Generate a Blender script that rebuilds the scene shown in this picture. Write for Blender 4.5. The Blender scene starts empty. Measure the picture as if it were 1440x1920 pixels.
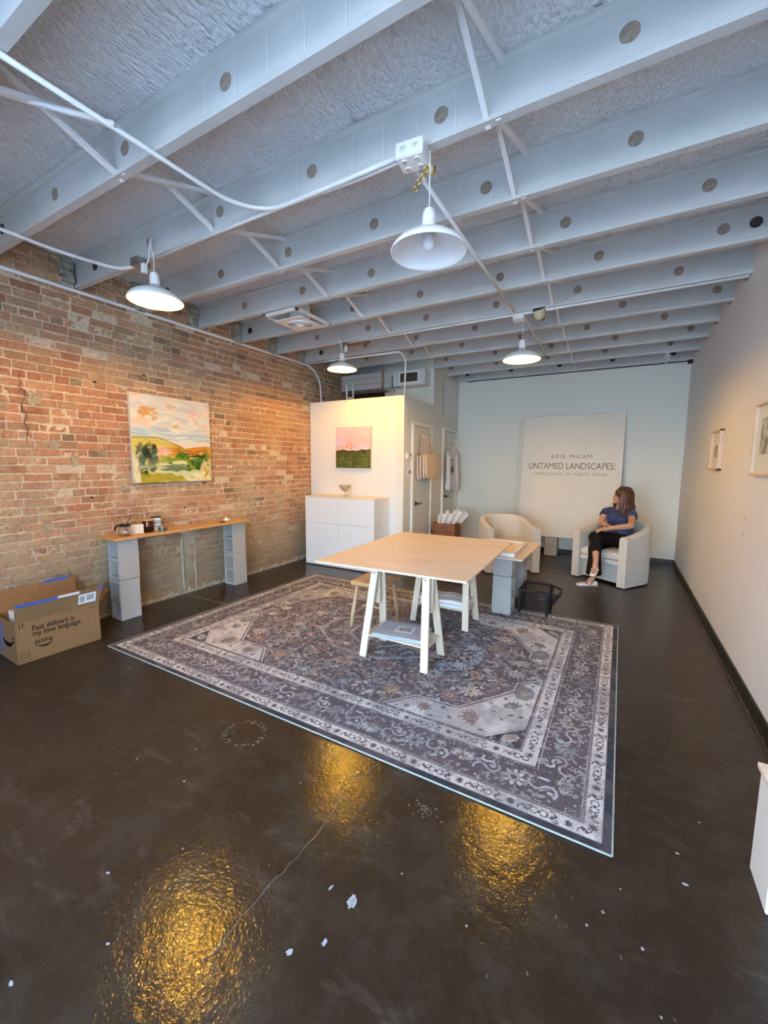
import bpy, bmesh, math, random
import numpy as np
from mathutils import Vector, Matrix
R_ = random.Random(7)
scene = bpy.context.scene
COL = scene.collection
pi = math.pi

# ------------------------------------------------------------------ helpers
class MB:
    """collects polygons, then links them as one mesh object"""
    def __init__(s): s.v = []; s.f = []
    def add(s, vs, fs):
        n = len(s.v); s.v += [tuple(p) for p in vs]; s.f += [tuple(i+n for i in f) for f in fs]; return s
    def box(s, x0, x1, y0, y1, z0, z1, M=None):
        vs = [Vector(p) for p in ((x0,y0,z0),(x1,y0,z0),(x1,y1,z0),(x0,y1,z0),(x0,y0,z1),(x1,y0,z1),(x1,y1,z1),(x0,y1,z1))]
        if M is not None: vs = [M @ p for p in vs]
        return s.add(vs, [(0,3,2,1),(4,5,6,7),(0,1,5,4),(1,2,6,5),(2,3,7,6),(3,0,4,7)])
    def beam(s, p0, p1, w, h, up=(0,0,1)):
        """rectangular bar from p0 to p1, w sideways, h along up"""
        p0 = Vector(p0); p1 = Vector(p1); d = (p1-p0).normalized(); up = Vector(up)
        sd = d.cross(up); sd = sd.normalized() if sd.length > 1e-5 else Vector((1,0,0)); u = sd.cross(d).normalized()
        vs = [q + sd*a*w/2 + u*b*h/2 for q in (p0,p1) for a,b in ((-1,-1),(1,-1),(1,1),(-1,1))]
        return s.add(vs, [(0,1,2,3),(7,6,5,4),(0,4,5,1),(1,5,6,2),(2,6,7,3),(3,7,4,0)])
    def tube(s, pts, r, n=10, caps=True, flat=None):
        """round tube along pts; r is a number or a list; flat=(axis,factor list) squashes the section"""
        P = [Vector(p) for p in pts]; m = len(P)
        rs = r if isinstance(r,(list,tuple)) else [r]*m
        T = [(P[min(i+1,m-1)]-P[max(i-1,0)]).normalized() for i in range(m)]
        a = Vector((0,0,1)) if abs(T[0].z) < .9 else Vector((1,0,0))
        nrm = (a - T[0]*a.dot(T[0])).normalized(); vs = []
        for i in range(m):
            nrm = (nrm - T[i]*nrm.dot(T[i])).normalized(); b = T[i].cross(nrm)
            for k in range(n):
                c = 2*pi*k/n; o = nrm*math.cos(c)+b*math.sin(c)
                if flat:
                    ax = Vector(flat[0]).normalized(); q = o.dot(ax); o = o + ax*q*(flat[1]-1)
                vs.append(P[i]+o*rs[i])
        fs = [(i*n+k, i*n+(k+1)%n, (i+1)*n+(k+1)%n, (i+1)*n+k) for i in range(m-1) for k in range(n)]
        if caps: fs += [tuple(reversed(range(n))), tuple(range((m-1)*n, m*n))]
        return s.add(vs, fs)
    def lathe(s, prof, c=(0,0,0), n=32, M=None, close=False):
        vs = [Vector((c[0]+r*math.cos(2*pi*k/n), c[1]+r*math.sin(2*pi*k/n), c[2]+z)) for r,z in prof for k in range(n)]
        if M is not None: vs = [M @ p for p in vs]
        m = len(prof)
        fs = [(i*n+k, i*n+(k+1)%n, (i+1)*n+(k+1)%n, (i+1)*n+k) for i in range(m-1) for k in range(n)]
        if close: fs += [tuple(reversed(range(n))), tuple(range((m-1)*n, m*n))]
        return s.add(vs, fs)
    def cyl(s, c, r, z0, z1, n=24, M=None): return s.lathe([(r,z0),(r,z1)], c, n, M, True)
    def prism(s, poly, d0, d1, M):
        """poly in local xy, extruded z d0..d1, then placed by M"""
        n = len(poly); vs = [M @ Vector((x,y,d)) for d in (d0,d1) for x,y in poly]
        return s.add(vs, [tuple(reversed(range(n))), tuple(range(n,2*n))]+[(i,(i+1)%n,n+(i+1)%n,n+i) for i in range(n)])
    def ball(s, c, r, n=14, m=9, M=None):
        rx,ry,rz = r if isinstance(r,(tuple,list)) else (r,r,r)
        vs = []
        for i in range(m+1):
            t = pi*i/m
            for k in range(n):
                a = 2*pi*k/n; q = Vector((rx*math.sin(t)*math.cos(a), ry*math.sin(t)*math.sin(a), -rz*math.cos(t)))
                if M is not None: q = M @ q
                vs.append(q+Vector(c))
        return s.add(vs, [(i*n+k, i*n+(k+1)%n, (i+1)*n+(k+1)%n, (i+1)*n+k) for i in range(m) for k in range(n)])
    def mesh(s, name='m', smooth=False, merge=True):
        me = bpy.data.meshes.new(name); me.from_pydata(s.v, [], s.f)
        bm = bmesh.new(); bm.from_mesh(me)
        if merge: bmesh.ops.remove_doubles(bm, verts=bm.verts, dist=1e-5)
        bmesh.ops.dissolve_degenerate(bm, dist=1e-6, edges=bm.edges)
        bmesh.ops.recalc_face_normals(bm, faces=bm.faces); bm.to_mesh(me); bm.free()
        if smooth: me.polygons.foreach_set('use_smooth', [True]*len(me.polygons))
        return me
    def build(s, name, mat, parent=None, smooth=False, bevel=0, seg=2, merge=True):
        return link(name, s.mesh(name, smooth, merge), mat, parent, bevel, seg, smooth)

def link(name, me, mat, parent=None, bevel=0, seg=2, smooth=False):
    o = bpy.data.objects.new(name, me); COL.objects.link(o)
    if mat is not None:
        me.materials.clear(); me.materials.append(mat)
    if parent is not None: o.parent = parent
    if bevel:
        b = o.modifiers.new('bevel','BEVEL'); b.width = bevel; b.segments = seg; b.limit_method = 'ANGLE'; b.angle_limit = math.radians(40)
        me.polygons.foreach_set('use_smooth', [True]*len(me.polygons))
        w = o.modifiers.new('wn','WEIGHTED_NORMAL')
    return o

def tag(o, label=None, cat=None, group=None, kind=None):
    if label: o['label'] = label
    if cat: o['category'] = cat
    if group: o['group'] = group
    if kind: o['kind'] = kind
    return o
def thing(name, label, cat, loc=(0,0,0), rz=0, group=None):
    o = bpy.data.objects.new(name, None); COL.objects.link(o); o.location = loc; o.rotation_euler = (0,0,rz)
    o.empty_display_size = .05
    return tag(o, label, cat, group)
def struct(o): o['kind'] = 'structure'; return o
def copy_tree(o, parent=None):
    c = o.copy(); COL.objects.link(c); c.parent = parent
    for ch in list(o.children): copy_tree(ch, c)
    return c
def dup(o, loc, rz=None, label=None, group=None):
    c = copy_tree(o); c.location = loc
    if rz is not None: c.rotation_euler = (0,0,rz)
    if label: c['label'] = label
    if group: c['group'] = group
    return c
def remeshed(mb, voxel, smooth=4, fac=.5):
    me = mb.mesh('tmp', merge=False); o = bpy.data.objects.new('tmp', me); COL.objects.link(o)
    r = o.modifiers.new('r','REMESH'); r.mode = 'VOXEL'; r.voxel_size = voxel
    if smooth:
        m = o.modifiers.new('s','SMOOTH'); m.iterations = smooth; m.factor = fac
    dg = bpy.context.evaluated_depsgraph_get(); dg.update()
    out = bpy.data.meshes.new_from_object(o.evaluated_get(dg))
    bpy.data.objects.remove(o); bpy.data.meshes.remove(me)
    out.polygons.foreach_set('use_smooth', [True]*len(out.polygons)); return out
def arc_path(pts, rad, n=6):
    """polyline with rounded corners"""
    P = [Vector(p) for p in pts]; out = [P[0]]
    for i in range(1, len(P)-1):
        a = P[i-1]-P[i]; b = P[i+1]-P[i]; r = min(rad, a.length*.49, b.length*.49)
        s, e = P[i]+a.normalized()*r, P[i]+b.normalized()*r
        for k in range(n+1):
            t = k/n; out.append(s*(1-t)**2 + P[i]*2*t*(1-t) + e*t*t)
    out.append(P[-1]); return out
def text_mesh(body, size, extrude=.0008, offset=0, spacing=1, shear=0, align='LEFT', line=1, xscale=1):
    cu = bpy.data.curves.new('t','FONT'); cu.body = body; cu.size = size; cu.extrude = extrude; cu.offset = offset
    cu.space_character = spacing; cu.shear = shear; cu.align_x = align; cu.space_line = line; cu.resolution_u = 3
    o = bpy.data.objects.new('t', cu); COL.objects.link(o)
    dg = bpy.context.evaluated_depsgraph_get(); dg.update()
    me = bpy.data.meshes.new_from_object(o.evaluated_get(dg)); bpy.data.objects.remove(o)
    if xscale != 1: me.transform(Matrix.Diagonal((xscale,1,1,1)))
    return me

# ------------------------------------------------------------------ materials
def srgb(r,g,b):
    f = lambda c: (c/255/12.92) if c/255 <= .04045 else ((c/255+.055)/1.055)**2.4
    return (f(r), f(g), f(b), 1)
class NT:
    def __init__(s, name):
        s.m = bpy.data.materials.new(name); s.m.use_nodes = True; s.t = s.m.node_tree; s.n = s.t.nodes; s.b = s.n['Principled BSDF']
        s.tc = None
    def N(s, typ, **kw):
        x = s.n.new(typ)
        for k,v in kw.items():
            if hasattr(x,k) and k not in ('inputs',): setattr(x,k,v)
        return x
    def L(s, a, b): s.t.links.new(a, b)
    def co(s, which='Object'):
        if s.tc is None: s.tc = s.N('ShaderNodeTexCoord')
        return s.tc.outputs[which]
    def mapping(s, scale=(1,1,1), rot=(0,0,0), which='Object'):
        m = s.N('ShaderNodeMapping'); s.L(s.co(which), m.inputs['Vector']); m.inputs['Scale'].default_value = scale; m.inputs['Rotation'].default_value = rot
        return m.outputs[0]
    def noise(s, scale, detail=4, rough=.55, vec=None, dist=0):
        x = s.N('ShaderNodeTexNoise'); x.inputs['Scale'].default_value = scale; x.inputs['Detail'].default_value = detail
        x.inputs['Roughness'].default_value = rough; x.inputs['Distortion'].default_value = dist
        s.L(vec if vec is not None else s.co(), x.inputs['Vector']); return x.outputs['Fac']
    def ramp(s, fac, stops, interp='LINEAR'):
        x = s.N('ShaderNodeValToRGB'); x.color_ramp.interpolation = interp; e = x.color_ramp.elements
        while len(e) < len(stops): e.new(.5)
        for q,(p,c) in zip(e, stops): q.position = p; q.color = c if len(c) == 4 else (*c,1)
        s.L(fac, x.inputs[0]); return x.outputs[0]
    def mix(s, fac, a, b, mode='MIX'):
        x = s.N('ShaderNodeMix'); x.data_type = 'RGBA'; x.blend_type = mode; x.clamp_factor = True
        for sock, v in ((x.inputs[0],fac),(x.inputs[6],a),(x.inputs[7],b)):
            if isinstance(v,(int,float)): sock.default_value = v
            elif isinstance(v,tuple): sock.default_value = v if len(v)==4 else (*v,1)
            else: s.L(v, sock)
        return x.outputs[2]
    def math(s, op, a, b=0, c=None, clamp=False):
        x = s.N('ShaderNodeMath'); x.operation = op; x.use_clamp = clamp
        for i,v in enumerate((a,b) if c is None else (a,b,c)):
            if isinstance(v,(int,float)): x.inputs[i].default_value = v
            else: s.L(v, x.inputs[i])
        return x.outputs[0]
    def bump(s, h, strength=.3, dist=.01, nrm=None):
        x = s.N('ShaderNodeBump'); x.inputs['Strength'].default_value = strength; x.inputs['Distance'].default_value = dist
        s.L(h, x.inputs['Height'])
        if nrm is not None: s.L(nrm, x.inputs['Normal'])
        s.L(x.outputs[0], s.b.inputs['Normal']); return x.outputs[0]
    def set(s, **kw):
        for k,v in kw.items():
            sock = s.b.inputs[k]
            if isinstance(v,(int,float,tuple)): sock.default_value = v
            else: s.L(v, sock)
        return s
def plain(name, col, rough=.6, metal=0, var=.12, vs=6, bump=.0, bs=60, spec=.5, **kw):
    t = NT(name); n = t.noise(vs, 5)
    dark = tuple(c*(1-var) for c in col[:3])+(1,); lite = tuple(min(1,c*(1+var)) for c in col[:3])+(1,)
    t.set(**{'Base Color': t.ramp(n, [(.3,dark),(.7,lite)]), 'Roughness': rough, 'Metallic': metal, 'Specular IOR Level': spec})
    if bump: t.bump(t.noise(bs, 3), bump, .004)
    if kw: t.set(**kw)
    return t.m

M = {}
M['white_paint'] = plain('white_paint', (.74,.735,.70,1), .55, var=.02, vs=2, bump=.12, bs=180)
M['back_paint'] = plain('back_paint', (.70,.70,.625,1), .6, var=.02, vs=1.5, bump=.12, bs=160)
M['right_paint'] = plain('right_paint', (.74,.735,.735,1), .6, var=.02, vs=1.5, bump=.15, bs=160)
M['steel_white'] = None
M['door_paint'] = plain('door_paint', (.62,.62,.57,1), .45, var=.02, vs=3)
M['trim_paint'] = plain('trim_paint', (.80,.79,.74,1), .35, var=.02, vs=3)
M['black_trim'] = plain('black_trim', (.012,.012,.013,1), .35, var=.3, vs=8)
M['conduit'] = plain('conduit', (.76,.76,.75,1), .35, var=.04, vs=8)
M['web_hole'] = plain('web_hole', (.29,.225,.17,1), .9, var=.35, vs=40, bump=.5, bs=150)
M['web_hole_dark'] = plain('web_hole_dark', (.045,.035,.03,1), .9, var=.4, vs=40)
M['galv'] = plain('galvanized', (.30,.29,.27,1), .4, .7, var=.2, vs=20)
M['dark_metal'] = plain('dark_metal', (.035,.035,.035,1), .35, .6, var=.2)
M['shade'] = plain('shade_enamel', (.80,.80,.80,1), .22, var=.02)
M['plastic_white'] = plain('plastic_white', (.78,.78,.76,1), .35, var=.02)
M['plastic_black'] = plain('plastic_black', (.006,.006,.009,1), .5, var=.2, spec=.25)
M['slot_black'] = plain('slot_black', (.01,.01,.01,1), .6)
M['cabinet'] = plain('cabinet_white', (.80,.81,.80,1), .32, var=.01)
M['cabinet_top'] = plain('cabinet_top', (.78,.70,.55,1), .4, var=.05, vs=5)  # white top tinted cream: warm lamplight put into its colour
M['canvas_edge'] = plain('canvas_edge', (.62,.58,.50,1), .8, var=.1, vs=30)
M['tote'] = plain('tote_canvas', (.64,.50,.36,1), .9, var=.08, vs=20, bump=.3, bs=400)
M['ink'] = plain('ink', (.10,.085,.07,1), .7)
M['cloth_white'] = plain('cloth_white', (.72,.70,.70,1), .9, var=.06, vs=10, bump=.3, bs=60)
M['paper'] = plain('paper', (.76,.74,.70,1), .7, var=.05, vs=8)
M['paper_cream'] = plain('paper_cream', (.66,.58,.46,1), .7, var=.08, vs=12)
M['brass'] = plain('brass', (.72,.50,.16,1), .25, 1, var=.1)
M['coffee_jar'] = plain('tin_grey', (.13,.14,.15,1), .4, .5, var=.1)
M['led_label'] = plain('label_paper', (.72,.74,.74,1), .6, var=.05)
M['blue_tape'] = plain('blue_tape', (.06,.11,.42,1), .5, var=.15, vs=30)
M['wood_white'] = plain('whitewashed_pine', (.74,.70,.62,1), .55, var=.06, vs=8)
M['rubber'] = plain('rubber', (.02,.02,.02,1), .6)
M['book_cover'] = plain('book_cover', (.43,.40,.44,1), .6, var=.05)
M['siren_cream'] = plain('siren_cream', (.55,.47,.30,1), .5, var=.1, vs=30)

def glass(name, col=(1,1,1,1), rough=.0, ior=1.45):
    t = NT(name); t.set(**{'Base Color': col, 'Roughness': rough, 'Transmission Weight': 1.0, 'IOR': ior}); return t.m
M['glass'] = glass('clear_glass'); M['amber_glass'] = glass('amber_glass', (.55,.28,.14,1), .05)

def wood(name, a, b, axis=0, scale=1, rough=.5, knots=True):
    t = NT(name); sc = [9,9,9]; sc[axis] = 1.1
    v = t.mapping(tuple(q*scale for q in sc)); n = t.noise(3, 6, .6, v, .6); n2 = t.noise(1.2*scale, 3)
    col = t.ramp(n, [(.3,a),(.68,b)])
    if knots:
        sk = [14,14,14]; sk[axis] = 5; k = t.noise(1.0, 2, .5, t.mapping(tuple(sk)), 0)
        col = t.mix(t.ramp(k, [(.74,(0,0,0)),(.8,(1,1,1))]), col, tuple(c*.45 for c in a[:3])+(1,))
    t.set(**{'Base Color': t.mix(t.ramp(n2, [(.35,(0,0,0)),(.75,(.3,.3,.3))]), col, b), 'Roughness': rough}); t.bump(n, .08, .003)
    return t.m
M['plywood'] = wood('plywood', (.66,.52,.40,1), (.80,.68,.56,1), 0, .7, .36)
M['ply_edge'] = plain('ply_edge', (.74,.66,.50,1), .6, var=.1, vs=40)
M['pine'] = wood('pine', (.62,.52,.38,1), (.74,.66,.52,1), 2, 1, .6, False)
M['pine_x'] = wood('pine_x', (.62,.50,.35,1), (.74,.64,.48,1), 0, 1, .6, False)
M['shelf_wood'] = wood('shelf_plank', (.50,.26,.08,1), (.62,.37,.15,1), 1, 1, .5, False)
M['stool_seat'] = wood('stool_seat_wood', (.48,.27,.12,1), (.58,.36,.18,1), 0, 1, .5, False)
M['stool_leg'] = wood('stool_leg_wood', (.40,.26,.14,1), (.60,.44,.28,1), 2, 2, .7, False)
M['frame_wood'] = wood('frame_wood', (.56,.38,.26,1), (.66,.48,.35,1), 2, 2, .5, False)
M['crate_wood'] = wood('crate_wood', (.10,.028,.008,1), (.36,.13,.04,1), 0, 2, .45, False)

# steel joists: white paint, faint panel seams
t = NT('joist_paint'); sx = t.N('ShaderNodeSeparateXYZ'); t.L(t.co(), sx.inputs[0])
fr = t.math('FRACT', t.math('DIVIDE', sx.outputs[0], .197)); gz = t.math('GREATER_THAN', sx.outputs[2], .042); gz = t.math('MULTIPLY', gz, t.math('LESS_THAN', sx.outputs[2], .215)); gz = t.math('MULTIPLY', gz, t.math('LESS_THAN', sx.outputs[0], -.75)); ln = t.math('MULTIPLY', t.math('LESS_THAN', fr, .022), gz)
n = t.noise(3, 4)
col = t.ramp(n, [(.3,(.50,.505,.49,1)),(.7,(.57,.575,.56,1))]); ln2 = t.math('MULTIPLY', t.math('LESS_THAN', t.math('ABSOLUTE', t.math('SUBTRACT', fr, .045)), .02), t.math('MULTIPLY', gz, .22))
col = t.mix(ln2, col, (.30,.30,.29,1))  # darker line paints the soft shade beside each raised seam
t.set(**{'Base Color': t.mix(t.math('MULTIPLY', ln, .5), col, (.84,.84,.83,1)), 'Roughness': .5})
t.bump(t.math('ADD', t.math('MULTIPLY', ln, .8), t.math('MULTIPLY', t.noise(60,3), .3)), .5, .006); M['joist'] = t.m

# sprayed fibre deck
t = NT('deck_spray'); v = t.mapping((1,.55,1)); n1 = t.noise(75, 4, .6, v); n2 = t.noise(9, 4, .6, t.mapping((2.2,.25,1))); n3 = t.noise(2.2, 3)
vv = t.N('ShaderNodeTexVoronoi'); vv.inputs['Scale'].default_value = 62; t.L(v, vv.inputs['Vector'])
h = t.math('ADD', t.math('MULTIPLY', n1, .6), t.math('MULTIPLY', vv.outputs['Distance'], -.7)); h = t.math('ADD', h, t.math('MULTIPLY', n2, 1.6))
t.set(**{'Base Color': t.mix(n3, t.ramp(n1,[(.35,(.60,.61,.62,1)),(.6,(.86,.87,.88,1))]), (.74,.75,.76,1)), 'Roughness': .9}); t.bump(h, .75, .026); M['deck'] = t.m

# brick, colour attribute x noise, limewash smears by position
def brick_mat(mortar):
    t = NT('mortar' if mortar else 'old_brick'); t.tc = None
    at = t.N('ShaderNodeVertexColor'); at.layer_name = 'col'
    n = t.noise(38, 5, .65); n2 = t.noise(3.2, 5, .6); n3 = t.noise(9, 6, .7)
    sp = t.N('ShaderNodeSeparateXYZ'); t.L(t.co(), sp.inputs[0]); z = sp.outputs[2]
    base = at.outputs[0] if not mortar else t.ramp(n3, [(.3,(.66,.53,.38,1)),(.7,(.80,.68,.52,1))])
    base = t.mix(t.ramp(n, [(.35,(.6,.6,.6)),(.65,(1,1,1))]), (0,0,0,1), base, 'MIX') if False else t.mix(.75, base, t.ramp(n, [(.3,(.55,.55,.55)),(.62,(1,1,1))]), 'MULTIPLY')
    # limewash / old cement wiped over the bricks in patches, thicker low down
    lowz = t.math('MULTIPLY', t.math('SUBTRACT', 1.5, z, clamp=False), .14)
    m = t.math('ADD', n2, t.math('MULTIPLY', t.math('SUBTRACT', n3, .5), .9)); m = t.math('ADD', m, t.math('MAXIMUM', lowz, -.06))
    mask = t.ramp(m, [(.44,(0,0,0)),(.70,(1,1,1))])
    base = t.mix(t.math('MULTIPLY', mask, .5 if mortar else .62), base, t.ramp(n, [(.3,(.44,.33,.20,1)),(.7,(.66,.50,.33,1))]))
    # damp dirt towards the floor
    low = t.math('MULTIPLY', t.math('SUBTRACT', .95, z, clamp=True), t.math('ADD', .45, t.math('MULTIPLY', n3, .9)), clamp=True)
    base = t.mix(low, base, (.215,.185,.125,1))
    t.set(**{'Base Color': base, 'Roughness': .92, 'Specular IOR Level': .25})
    t.bump(t.math('ADD', n, t.math('MULTIPLY', n3, 1.6)), .9, .014); return t.m
M['brick'] = brick_mat(False); M['mortar'] = brick_mat(True)
M['pocket'] = plain('pocket_mortar', (.34,.32,.26,1), .95, var=.35, vs=14, bump=.8, bs=50)

# stained concrete floor
t = NT('stained_concrete'); n1 = t.noise(.9, 6, .6); n2 = t.noise(5, 8, .72); n3 = t.noise(34, 5, .6)
st = t.noise(3.2, 8, .75, t.mapping((1.2,3.4,1), (0,0,.9)), .25)
c = t.ramp(n1, [(.32,(.015,.008,.0045,1)),(.55,(.024,.0145,.0095,1)),(.75,(.030,.020,.014,1))])
c = t.mix(t.ramp(n2, [(.45,(0,0,0)),(.66,(.85,.85,.85))]), c, (.042,.032,.024,1))
c = t.mix(t.ramp(st, [(.55,(0,0,0)),(.72,(.6,.6,.6))]), c, (.085,.070,.056,1))
sp_ = t.noise(26, 2, .5); c = t.mix(t.ramp(sp_, [(.78,(0,0,0)),(.82,(.5,.5,.5))]), c, (.22,.20,.18,1))
t.set(**{'Base Color': c, 'Roughness': t.ramp(n2, [(.3,(.42,.42,.42)),(.75,(.6,.6,.6))]), 'Specular IOR Level': .12, 'Coat Weight': .55, 'Coat Roughness': .07})
h = t.math('ADD', t.math('MULTIPLY', t.noise(85, 3, .6, dist=.4), .42), t.math('MULTIPLY', t.noise(20, 4), .85))
bn = t.bump(h, .34, .007); t.L(bn, t.b.inputs['Coat Normal']); M['floor'] = t.m
M['floor_chip'] = plain('chipped_stain', (.10,.09,.08,1), .6, var=.35, vs=60, bump=.5, bs=120)
M['floor_line'] = plain('joint_line', (.13,.105,.08,1), .7, var=.4, vs=30)
M['paint_drop'] = plain('paint_drop', (.30,.32,.35,1), .5, var=.4, vs=60)

# concrete block
t = NT('concrete_block'); n = t.noise(140, 4, .7); n2 = t.noise(8, 4)
t.set(**{'Base Color': t.mix(n2, t.ramp(n,[(.32,(.25,.25,.235,1)),(.66,(.46,.46,.44,1))]), (.42,.42,.40,1)), 'Roughness': .95, 'Specular IOR Level': .2}); t.bump(n, .55, .006); M['block'] = t.m

# colour-attribute materials (rug pile, painted canvases)
def attr_mat(name, rough, bump_scale, bump, sheen=0, mulv=None):
    t = NT(name); at = t.N('ShaderNodeVertexColor'); at.layer_name = 'col'; n = t.noise(bump_scale, 4, .6)
    c = t.mix(.6, at.outputs[0], t.ramp(n, [(.3,(.72,.72,.72)),(.62,(1,1,1))]), 'MULTIPLY') if mulv else at.outputs[0]
    t.set(**{'Base Color': c, 'Roughness': rough, 'Specular IOR Level': .3})
    if sheen: t.set(**{'Sheen Weight': sheen})
    t.bump(n, bump, .004); return t.m
M['rug'] = attr_mat('rug_pile', .95, 420, .5, .04, True)
M['rug_edge'] = plain('rug_binding', (.33,.37,.33,1), .9, var=.1, vs=80)
M['oil_paint'] = attr_mat('oil_paint', .55, 90, .5)

# ribbed armchair fabric
t = NT('ribbed_fabric'); at = t.N('ShaderNodeAttribute'); at.attribute_name = 'arc'
fr = t.math('FRACT', t.math('MULTIPLY', at.outputs['Fac'], 56)); tri = t.math('ABSOLUTE', t.math('SUBTRACT', fr, .5))
col = t.mix(t.ramp(tri, [(.0,(1,1,1)),(.16,(0,0,0))]), (.68,.635,.56,1), (.42,.385,.34,1))
col = t.mix(.5, col, t.ramp(t.noise(45,4), [(.3,(.8,.8,.8)),(.7,(1,1,1))]), 'MULTIPLY')
t.set(**{'Base Color': col, 'Roughness': .95, 'Sheen Weight': .2, 'Specular IOR Level': .2}); t.bump(tri, .5, .006); M['rib'] = t.m

# bulbs that are lit
t = NT('lit_bulb'); t.set(**{'Base Color': (1,.8,.5,1), 'Emission Color': (1.0,.50,.045,1), 'Emission Strength': 1.0}); M['bulb_on'] = t.m
BULB = t.b.inputs['Emission Strength']
M['bulb_off'] = plain('bulb_off', (.80,.80,.82,1), .25, var=.01)

# ------------------------------------------------------------------ measured room
H = 1.5426; XL = -4.40; XR = 0.836; YB = 7.78; YF = -1.15
JY = lambda k: 1.4208 + .6283*k
ZJ = 3.10; ZD = 3.345
# partition side wall frame: s along the wall, out into the room
A0 = Vector((-2.69,5.30,0)); B0 = Vector((-2.777,YB,0)); SD = (B0-A0).normalized(); SN = Vector((SD.y,-SD.x,0))
def SW(s, out, z): return A0 + SD*s + SN*out + Vector((0,0,z))
MSW = Matrix(((SD.x,SN.x,0,A0.x),(SD.y,SN.y,0,A0.y),(0,0,1,0),(0,0,0,1)))   # local (s,out,z)

# ------------------------------------------------------------------ shell
fl = struct(MB().box(XL-.1, XR+.1, YF, YB+.1, -.12, 0).build('floor', M['floor']))
def blob(cx, cy, r, seed, sx=1, sy=1, rot=0, z=.0012, n=18):
    q = random.Random(seed); pts = []
    for k in range(n):
        a = 2*pi*k/n; rr = r*(.6+.5*q.random()); x, y = rr*math.cos(a)*sx, rr*math.sin(a)*sy
        pts.append((cx+x*math.cos(rot)-y*math.sin(rot), cy+x*math.sin(rot)+y*math.cos(rot)))
    return MB().prism(pts, 0, z, Matrix.Identity(4))
# paint drops
mb = MB()
for i,(x,y,r,sx,sy) in enumerate([(-.728,1.073,.030,.8,1.35),(-.822,1.073,.012,.6,1.6),(-.814,.847,.016,1,1),(-.734,.928,.010,1,1),(-.735,.918,.011,1,.8),(-1.337,.572,.010,1,.6),
    (-1.583,.698,.011,1,.7),(-1.476,.374,.011,1.4,.7),(.047,1.479,.009,1,1),(.31,1.741,.012,1.4,.8),(.299,1.876,.010,1.3,.7),(.001,1.405,.007,1,1),(.162,1.418,.008,1,1),
    (-1.748,1.126,.010,1,.7),(-1.05,1.60,.010,.8,1.4),(-1.43,.9,.006,1,1),(-.62,1.25,.005,1,1),(-.35,1.2,.006,1,1),(.2,1.25,.006,1,1.),(-.2,.9,.006,1,1),(-1.9,1.3,.006,1,1),(-1.25,1.4,.006,1,1),(.1,1.6,.005,1,1),(.4,2.1,.006,1,1),(-2.1,1.1,.006,1,1)]):
    for j in range(1):
        r = r*.68; b = blob(x+R_.uniform(-.4,.4)*r*j, y+R_.uniform(-.5,.5)*r*j*1.5, r*(1-.28*j), i*5+j, sx, sy, R_.uniform(-.4,.4)); mb.add(b.v, b.f)
mb.build('paint_drops', M['paint_drop'], fl)
# crack, joints and worn rings
def strip(pts, w, z=.0012, jit=0, seed=1):
    q = random.Random(seed); P = [Vector((x,y,0)) for x,y in pts]; out = []
    for a,b in zip(P[:-1],P[1:]):
        m = max(2,int((b-a).length/.03))
        for i in range(m): out.append(a.lerp(b,i/m)+Vector((q.uniform(-jit,jit),q.uniform(-jit,jit),0)))
    out.append(P[-1]); vs = []
    for i,p in enumerate(out):
        d = (out[min(i+1,len(out)-1)]-out[max(i-1,0)]).normalized(); nn = Vector((-d.y,d.x,0)); ww = w*(q.uniform(.5,1.3) if jit else 1)
        vs += [p+nn*ww/2+Vector((0,0,z)), p-nn*ww/2+Vector((0,0,z))]
    return MB().add(vs, [(2*i,2*i+1,2*i+3,2*i+2) for i in range(len(out)-1)])
strip([(-1.02,.70),(-1.026,.846),(-1.024,.956),(-1.011,1.069),(-1.001,1.236),(-1.024,1.381),(-1.054,1.509),(-1.001,1.62),(-.99,1.735)], .0042, jit=.006).build('floor_crack', M['floor_chip'], fl, merge=False)
mb = strip([(-2.6,6.42),(XR,6.42)], .03); b = strip([(-4.38,2.955),(-3.6,2.955)], .022); mb.add(b.v,b.f)
b = strip([(-4.355,1.2),(-4.365,5.3)], .022, jit=.006, seed=9); mb.add(b.v,b.f)
b = strip([(.80,1.2),(.80,7.7)], .006, jit=.004, seed=4); mb.add(b.v,b.f); mb.build('control_joint', M['floor_line'], fl, merge=False)
mb = MB()
def ring(cx, cy, r, seed, sx=1):
    q = random.Random(seed)
    for k in range(60):
        a = q.uniform(0,2*pi); rr = r*q.uniform(.82,1.1)
        b = blob(cx+rr*math.cos(a)*sx, cy+rr*math.sin(a), q.uniform(.003,.010), seed*100+k, n=7, z=.001); mb.add(b.v,b.f)
ring(-1.773,1.528,.105,3,1.15); ring(-1.85,1.47,.03,5)
for k in range(40):
    b = blob(-.67+R_.gauss(0,.035), 1.56+R_.gauss(0,.020), R_.uniform(.002,.007), 900+k, n=7, z=.001); mb.add(b.v,b.f)
for k in range(16):
    b = blob(-.1+R_.gauss(0,.13)-(k%7)*.012, 1.62-R_.random()*.55, R_.uniform(.001,.0035), 400+k, 1, 3.0, R_.uniform(.3,.6), n=6, z=.0008); mb.add(b.v,b.f)
mb.build('worn_patches', M['floor_chip'], fl, merge=False)

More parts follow.
